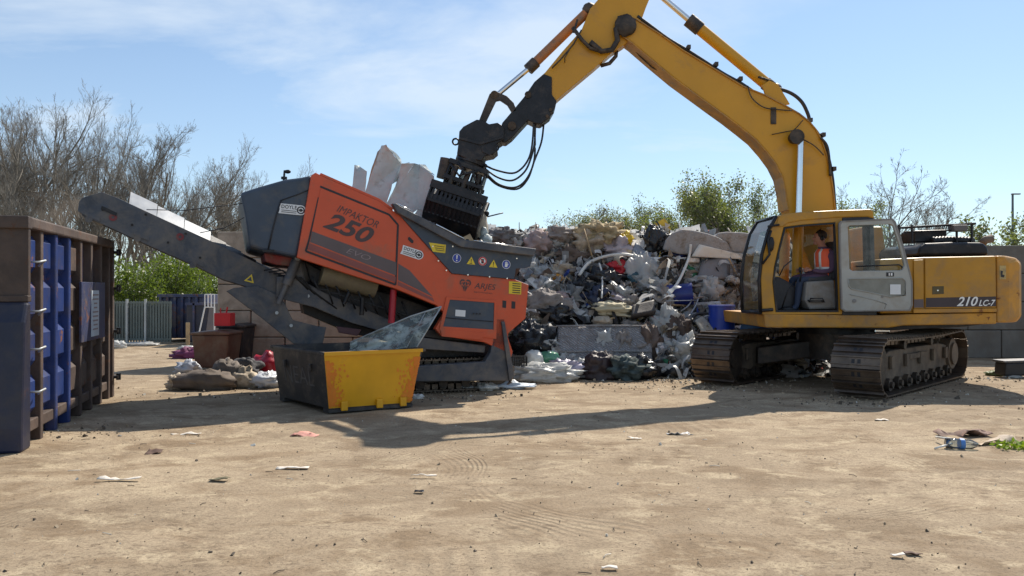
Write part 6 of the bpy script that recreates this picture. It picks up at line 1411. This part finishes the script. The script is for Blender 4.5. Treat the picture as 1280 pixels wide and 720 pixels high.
slab('large rounded grey carpet piece on the crest',[(828,312),(832,300),(840,291),(852,286.5),(866,287.5),(884,291.5),(898,296.5),(910,303),(913,312),(905,318),(850,318)],16.95,.8)
slab('flat grey carpet piece on the crest beside the cab',[(893,297),(897,291),(908,289.5),(930,290.5),(950,294),(966,299),(968,316),(915,316),(911,304)],17.1,.8)
quad('grey_slab','dark grey folded sheet below the carpet on the right of the crest','sheet',[(898,320),(905,306),(952,310),(952,322)],M['carpet'],.06,.05,.15)
quad('white_sheet','long cream white curved sheet over the right of the heap','sheet',[(858,322),(868,307),(915,318),(925,325)],M['pipe'],.05,.08,.35,seed=4)
quad('white_sheet','crumpled white sheet tail beside the cab windscreen','sheet',[(918,326),(915,317),(950,323),(950,331)],M['bagwhite'],.02,.10,.35,seed=5)
quad('grey_board','wide slate grey panel under the cream sheet','board',[(866,350),(872,328),(905,318),(918,351)],mat('slate_board',(.20,.20,.215),.7,var=.15,bump=.15,dirt=.25),.05,.05,.3,seed=6)
quad('white_board','long narrow white board lying across the heap','board',[(800,329),(800,324),(868,325),(868,330)],M['pipe'],.05,.01,.35,seed=7)
quad('grey_board','tilted cream grey board leaning by the blue drum','board',[(862,401),(872,395),(893,420),(880,427)],mat('cream_grey_board',(.40,.38,.33),.7,var=.15,bump=.1,dirt=.3),.04,.01,.35,seed=8)
quad('white_strip','long white plastic strip sloping beside the crusher end','strip',[(645,336),(650,332),(680,362),(674,368)],M['pipe'],.02,.05,.25,seed=9)
quad('white_strip','bent white strip right of the crusher sign panel','strip',[(655,330),(662,328),(690,352),(686,356)],M['bagwhite'],.02,.08,.25,seed=10)
quad('torn_sheet','pale torn sheet in the left middle of the heap','sheet',[(675,340),(682,330),(700,338),(690,346)],M['bagwhite'],.01,.10,.25,seed=11)
quad('torn_sheet','grey blue torn sheet near the top right of the sacking','sheet',[(785,320),(792,304),(812,318),(806,330)],mat('blue_grey_film',(.22,.25,.30),.5,var=.2,bump=.3),.01,.10,.25,seed=12)
quad('torn_sheet','dusty lilac sheet in the right middle of the heap','sheet',[(760,376),(765,350),(795,362),(800,385)],mat('dusty_lilac',(.33,.28,.30),.6,var=.2,bump=.3),.01,.14,.2,seed=13)
quad('torn_sheet','silver foil sheet hanging right of the mattress','sheet',[(808,400),(828,395),(848,425),(818,440)],mat('foil',(.55,.53,.53),.3,metal=.5,var=.2,bump=.5,bsc=12),.01,.14,.25,seed=14)
quad('torn_sheet','grey film sheet beside the silver foil','sheet',[(836,398),(850,396),(858,420),(842,425)],M['metal'],.01,.12,.25,seed=15)
quad('white_sheet','broad pale sheet below the crushed suitcase','sheet',[(755,392),(762,378),(792,385),(800,398)],mat('cream_sheet',(.50,.44,.30),.7,var=.15,bump=.2),.03,.08,.25,seed=16)
quad('brown_suitcase','flat dark suitcase lying below the torn white sack','suitcase',[(785,398),(786,386),(812,380),(814,394)],mat('dark_suitcase',(.06,.05,.045),.6,bump=.2),.12,.01,.3,seed=17)
quad('foot_board','flat grey board lying along the ground before the heap','board',[(683,468),(683,465.5),(757,466),(758,469)],mat('dark_board',(.14,.13,.12),.8,bump=.2),.04,.005,.4,seed=18)
quad('white_board','white painted panel leaning behind the left of the mattress','board',[(676,446),(684,425),(694,420),(696,448)],mat('pale_board',(.5,.5,.47),.7,var=.1,bump=.1,dirt=.2),.03,.01,.3,seed=19)
quad('cream_block','pale polystyrene block on the ground left of the far track','block',[(838,480),(838,471),(856,471),(858,480)],M['pipe'],.15,.005,.5,seed=20)
# pipes, rods, rings
rod('white_pipe','white plastic pipe leaning across the right of the heap','pipe',[(857,307),(855,322),(848,340),(838,358),(825,370)],.030,M['pipe'],.45)
rod('white_pipe','curved white pipe in the centre of the heap','pipe',[(722,345),(733,330),(752,322),(775,319),(792,322)],.035,M['pipe'],.35)
rod('white_pipe','thin white rod standing in the centre right of the heap','pipe',[(746,330),(750,345),(749,372)],.02,M['pipe'],.4)
rod('white_pipe','thin pale stick leaning in front of the slate grey panel','pipe',[(903,324),(910,338),(917,352)],.018,M['wood'],.45)
rod('metal_bar','thin silver bar leaning in front of the blue drums','bar',[(868,366),(862,382),(853,396)],.016,M['metal'],.45)
rod('metal_bar','second thin silver bar crossing beside the first one','bar',[(860,366),(855,380),(845,388)],.014,M['metal'],.45)
rod('metal_bar','horizontal thin bar over the blue drum','bar',[(826,376),(862,375)],.012,M['metal'],.5)
rod('black_hose','black rubber hose looped round the tilted board','hose',[(858,400),(862,393),(874,391),(886,395),(889,403),(886,411),(880,414)],.028,M['rubber'],.42)
rod('black_hose','black hose curving above the clear film bag','hose',[(862,354),(872,351),(884,352),(888,360)],.022,M['rubber'],.42)
rod('cable','thin cable arching at the left of the crest','cable',[(643,294),(650,288),(657,293),(664,300)],.012,M['rubber'],.1)
rod('antenna_rod','short rod sticking up from the left of the crest','rod',[(649,288),(649,278)],.008,M['rubber'],.0)
rod('antenna_rod','short thin rod sticking up beside the pinkish bundle','rod',[(670,288),(669.5,278)],.007,M['wood'],.0)
rod('timber','weathered timber stick sloping in the top middle of the heap','timber',[(728,288),(738,322)],.018,M['wood'],.35)
rod('timber','pale timber batten across the right middle of the heap','timber',[(818,366),(835,350)],.03,M['wood'],.3)
# drums
a=B(902,404,15.7); single_=drum('plastic_drum','upright blue plastic drum left of the concrete blocks',V((a.x,a.y,a.z-.34)),V((a.x,a.y,a.z+.34)),.25,M['drum'])
a=B(897,412,16.0); 
drum('plastic_drum','blue plastic drum standing low behind the black hose',V((a.x-.02,a.y,a.z-.35)),V((a.x+.03,a.y,a.z+.42)),.25,M['drum']) if False else None
a=heapP(848,370,.3); drum('plastic_drum','dark blue drum lying behind the thin silver bars',a+V((-.25,.1,0)),a+V((.2,.0,.05)),.22,mat('deep_blue_drum',(.01,.025,.20),.35,bump=.03))
a=B(937,408,15.6); drum('plastic_drum','light blue barrel lying beside the far track',a+V((-.10,.1,.03)),a+V((.32,-.05,-.14)),.17,M['lblue'])
# crates
def crate(label,O,w,d,h,nx,nz,mt,tilt=0):
    t=Thing('plastic_crate',label,'crate',O); m=MB()
    for i in range(nx+1): m.obox(O+V((w*i/nx-.008,0,0)),(.016,0,0),(0,.015,0),(0,0,h)); m.obox(O+V((w*i/nx-.008,d,0)),(.016,0,0),(0,.015,0),(0,0,h))
    for j in range(nz+1): m.obox(O+V((0,-.002,h*j/nz-.008)),(w,0,0),(0,.018,0),(0,0,.016)); m.obox(O+V((0,d,h*j/nz-.008)),(w,0,0),(0,.018,0),(0,0,.016))
    for i in range(5): m.obox(O+V((0,d*i/4,0)),(.015,0,0),(0,.015,0),(0,0,h)); m.obox(O+V((w,d*i/4,0)),(.015,0,0),(0,.015,0),(0,0,h))
    t.part('basket',m,mt); m=MB(); m.obox(O+V((0,0,-.01)),(w,0,0),(0,d,0),(0,0,.02)); t.part('base',m,mt)
O=B(637,467,14.1); O.z=.02; crate('black latticed crate standing beside the crusher leg',O,.30,.25,.42,7,8,M['rubber'])
O=B(912,345,16.6); crate('grey latticed crate full of white scrap above the concrete blocks',O,.62,.4,.24,8,3,M['steel'])
for k in range(14):
    q=O+V((HR.uniform(.0,.6),HR.uniform(-.1,.3),HR.uniform(-.12,.02))); bag('white_scrap_lump','white scrap lump spilling round the grey latticed crate','scrap',0,0,(.07,.06,.055),M['bagwhite'],60+k,.4,P=q,group='white scrap lumps by the grey crate')
# individual bags and scraps dotted over the heap
kinds=[('bin_bag','small black bag among the rubbish of the heap','bag',M['bagblack'],10),('white_bag','small white bag among the rubbish of the heap','bag',M['bagwhite'],22),('grey_rag','grey rag among the rubbish of the heap','rag',M['baggrey'],20),('tan_rag','tan rag among the rubbish of the heap','rag',M['bagtan'],12)]
for nm,lb,ct,mt,cnt in kinds:
    for k in range(cnt):
        px=HR.uniform(640,900); py=HR.uniform(296,455); s=HR.uniform(.10,.22)
        bag(nm,lb,ct,px,py,(s*HR.uniform(.8,1.6),s,s*HR.uniform(.6,1.1)),mt,100+k,.5,group={'bag':'small bags in the heap' if nm=='bin_bag' else 'small white bags in the heap','rag':'grey rags in the heap' if nm=='grey_rag' else 'tan rags in the heap'}[ct],lift=.05)
for k in range(26):
    px=HR.uniform(640,890); py=HR.uniform(298,440); a=HR.uniform(-.9,.9); L_=HR.uniform(14,34)
    (rod('batten','thin wooden batten sticking out of the heap','timber',[(px,py),(px+L_*math.cos(a),py+L_*math.sin(a)*.8)],HR.uniform(.010,.022),M['wood'] if k%2 else M['pipe'],.18,group='battens in the heap') if k%2 else rod('plastic_strip','thin white plastic strip sticking out of the heap','strip',[(px,py),(px+L_*.5*math.cos(a),py+L_*.4*math.sin(a)-3),(px+L_*math.cos(a),py+L_*math.sin(a)*.8)],HR.uniform(.008,.02),M['pipe'],.18,group='white strips in the heap'))

# ================================================================== things on the ground at the left
def gb(name,label,cat,px,py,r,mt,seed,amp=.35,z=None,fr=2.2):
    p=G(px,py); m=MB(); m.blob(p+V((0,r[1],r[2]*.72)),r,seed,amp,fr,26,16,flat=-r[2]*.72); return single(name,label,cat,m,mt)
gb('duffel_bag','long grey brown duffel bag lying before the brown bin','bag',250,489,(.52,.22,.18),mat('brown_grey_canvas',(.15,.12,.10),.85,var=.3,sc=4,bump=.4,bsc=18,dirt=.3),70,.25)
gb('cloth_bundle','grey brown bundle on the right end of the duffel bag','clothes',277,486,(.26,.22,.26),mat('taupe_cloth',(.20,.17,.15),.85,var=.3,bump=.4),71,.4)
gb('cloth_bundle','beige folded cloth between the duffel bag and the white bag','clothes',298,486,(.24,.18,.19),M['bagtan'],72,.4)
gb('cloth_bundle','dark grey cloth behind the beige folded cloth','clothes',302,478,(.30,.2,.22),mat('dark_grey_cloth',(.07,.07,.075),.8,bump=.4),73,.35)
gb('plastic_bag','white plastic bag beside the small skip','bag',330,486,(.27,.22,.15),mat('clean_white_bag',(.70,.72,.76),.35,var=.08,bump=.4,bsc=12),74,.35)
gb('red_bucket','red plastic sack behind the white bag','bag',333,475,(.28,.24,.27),mat('crimson_plastic',(.40,.012,.03),.35,var=.15,bump=.15),75,.25)
gb('plastic_bag','small pale grey bag left of the brown bin','bag',232,470,(.20,.15,.16),mat('pale_grey_bag',(.36,.38,.42),.4,bump=.4),76,.45)
gb('cloth_bundle','magenta purple cloth on the far ground left of the brown bin','cloth',230,449,(.34,.25,.14),mat('magenta_cloth',(.16,.03,.10),.7,var=.4,bump=.3),77,.5)
gb('cloth_bundle','small cream fringe end of the duffel bag','cloth',216,488,(.13,.12,.13),M['bagtan'],78,.5)
gb('plastic_bag','white scrap at the fence foot','litter',168,433,(.55,.3,.06),M['bagwhite'],79,.4)
gb('plastic_bag','small white litter at the fence foot near the container','litter',144,436,(.2,.2,.12),M['bagwhite'],80,.4)
gb('plastic_bag','white litter at the foot of the dark blue container','litter',229,437,(.2,.2,.05),M['bagwhite'],81,.4)
# litter right of the skip
gb('paper_scrap','crumpled white paper under the crusher beam','litter',584,488,(.17,.12,.05),M['bagwhite'],82,.5)
gb('plastic_bag','long pale blue plastic bag before the crusher leg','litter',632,487,(.42,.14,.06),mat('pale_blue_film',(.50,.56,.62),.35,bump=.4),83,.5)
gb('paper_scrap','white paper scrap left of the pale blue bag','litter',607,489,(.16,.13,.07),mat('paper',(.66,.63,.58),.7,bump=.3),84,.5)
gb('paper_scrap','small white scrap near the right corner of the yellow skip','litter',521,499,(.10,.07,.035),mat('paper_white',(.72,.7,.66),.7,bump=.3),85,.5)
def scrap(label,px,py,w,d,mt,seed,amp=.03,name='litter_scrap',ang=0):
    p=G(px,py); m=MB(); a=V((math.cos(ang),math.sin(ang),0)); b=V((-math.sin(ang),math.cos(ang),0)); m.sheet(p-a*w/2+Z*.012,a*w,b*d,8,amp,6,seed,.004); return single(name,label,'litter',m,mt)
PW=mat('litter_paper',(.66,.60,.52),.7,bump=.3); PB_=mat('litter_brown',(.12,.07,.05),.8,bump=.4)
scrap('crumpled white bottle shaped litter in the middle of the yard',851,543,.30,.10,mat('clear_litter',(.6,.6,.6),.3,bump=.3),3,.06)
scrap('flat pale litter left of the middle litter',793,550,.16,.06,PW,4)
scrap('pinkish crumpled litter below the small skip',380,547,.28,.12,mat('pink_litter',(.55,.25,.2),.7,var=.4,sc=12,bump=.3),5,.05)
scrap('long pale strip of litter at the left',232,543,.34,.05,PW,6)
scrap('dark crumpled lump left of the small skip',190,566,.14,.10,PB_,7,.07)
scrap('pale flat litter in the left foreground',365,588,.30,.06,PW,8)
scrap('pale stick in the left foreground',148,602,.35,.05,PW,9)
scrap('brown stain coloured rag in the left foreground',272,603,.16,.08,mat('olive_rag',(.16,.14,.08),.9,bump=.3),10)
scrap('black plastic fragment in the centre foreground',523,617,.07,.05,M['bagblack'],11,.04)
scrap('pale stick in the centre foreground',529,597,.22,.03,PW,12)
scrap('pale torn card near the bottom centre',762,714,.09,.04,PW,13,.02)
scrap('pale flat stone like scrap at the bottom right',1124,697,.08,.04,PW,14,.02)
scrap('dark bent scrap at the bottom right',1143,694,.09,.05,PB_,15,.03)
scrap('brown cloth spread with an upright tip at the right',1212,547,.55,.22,mat('brown_litter',(.20,.12,.09),.8,var=.5,bump=.3),16,.09)
scrap('beige paper bag lying before the green leaves',1246,557,.50,.16,mat('kraft_paper',(.50,.40,.30),.8,bump=.2),17,.10,ang=.15)
scrap('pale litter near the shadow of the counterweight',1102,526,.16,.05,PW,18)
t=Thing('plastic_bottle','clear plastic bottle lying on the dirt at the right','bottle',G(1200,563)); q=G(1182,561)+Z*.06; e=G(1222,562)+Z*.05
m=MB(); m.tube([q,q.lerp(e,.3),q.lerp(e,.5),q.lerp(e,.8),e],[.05,.055,.05,.05,.02],14); t.part('bottle_body',m,M['clear'])
m=MB(); m.cyl(q.lerp(e,.42),q.lerp(e,.56),.055,14); t.part('bottle_label',m,M['lblue'])
m=MB(); m.tube([G(1170,552)+Z*.05,q.lerp(e,.25)+Z*.04],.014,6); m.tube([G(1168,563)+Z*.02,q.lerp(e,.2)],.01,6); single('white_straw','white plastic strips beside the clear bottle','strip',m,M['pipe'])
m=MB(); rr=random.Random(77); c=G(1274,561)
for k in range(150):
    p=c+V((rr.uniform(-.22,.35),rr.gauss(0,.06),rr.uniform(.01,.07))); leafquad(m,rr,p,rr.uniform(.04,.09))
single('leafy_sprig','bright lime green leafy cuttings at the right edge','plant',m,leafmat('lime_leaf',(.26,.36,.04),.3))
# black tool case at the right edge
y=14.7; a=B(1256,470,y); t=Thing('tool_case','black plastic case standing on the ground at the right edge','case',V((a.x+.25,y,0)))
m=MB(); m.prism([(a.x,y,.04),(a.x+.62,y,.04),(a.x+.60,y,.30),(a.x+.02,y,.28)],(0,.35,0)); t.part('body',m,M['rubber'],bevel=.03)
m=MB(); m.prism([(a.x-.02,y-.02,.28),(a.x+.62,y-.02,.30),(a.x+.62,y-.02,.34),(a.x-.02,y-.02,.32)],(0,.38,0)); t.part('lid',m,M['steel'],bevel=.01)
gb('green_hose','coiled green hose scrap left of the black case','litter',1248,470,(.16,.12,.05),mat('olive_green_hose',(.14,.18,.06),.6,bump=.3),90,.5)
gb('paper_scrap','small white litter in front of the black case','litter',1270,473,(.14,.1,.03),M['bagwhite'],91,.5)
# ================================================================== dust thrown off the conveyor head
mb=MB(); mb.blob(B(88,262,11.9)+V((0,0,-.05)),(.6,.5,.32),3,.35,1.6,20,14)
dm=bpy.data.materials.new('dust'); dm.use_nodes=True; nt=dm.node_tree
for n in list(nt.nodes): nt.nodes.remove(n)
o_=nt.nodes.new('ShaderNodeOutputMaterial'); pv=nt.nodes.new('ShaderNodeVolumePrincipled'); pv.inputs['Color'].default_value=(.55,.45,.36,1); tc=nt.nodes.new('ShaderNodeTexCoord')
nn_o=noi(nt,tc.outputs['Object'],2.6,5,.65); r_=nt.nodes.new('ShaderNodeMapRange'); r_.inputs[1].default_value=.42; r_.inputs[2].default_value=.75; r_.inputs[3].default_value=0; r_.inputs[4].default_value=.8; nt.links.new(nn_o,r_.inputs[0]); nt.links.new(r_.outputs[0],pv.inputs['Density']); nt.links.new(pv.outputs[0],o_.inputs['Volume'])
n=len(mb.v); loc=sum(mb.v,V((0,0,0)))/n
o=link('dust_cloud',mb,dm,None,loc); o.location=loc; o['kind']='stuff'; o['label']='brown dust puff blowing off the conveyor head'; o['category']='dust'
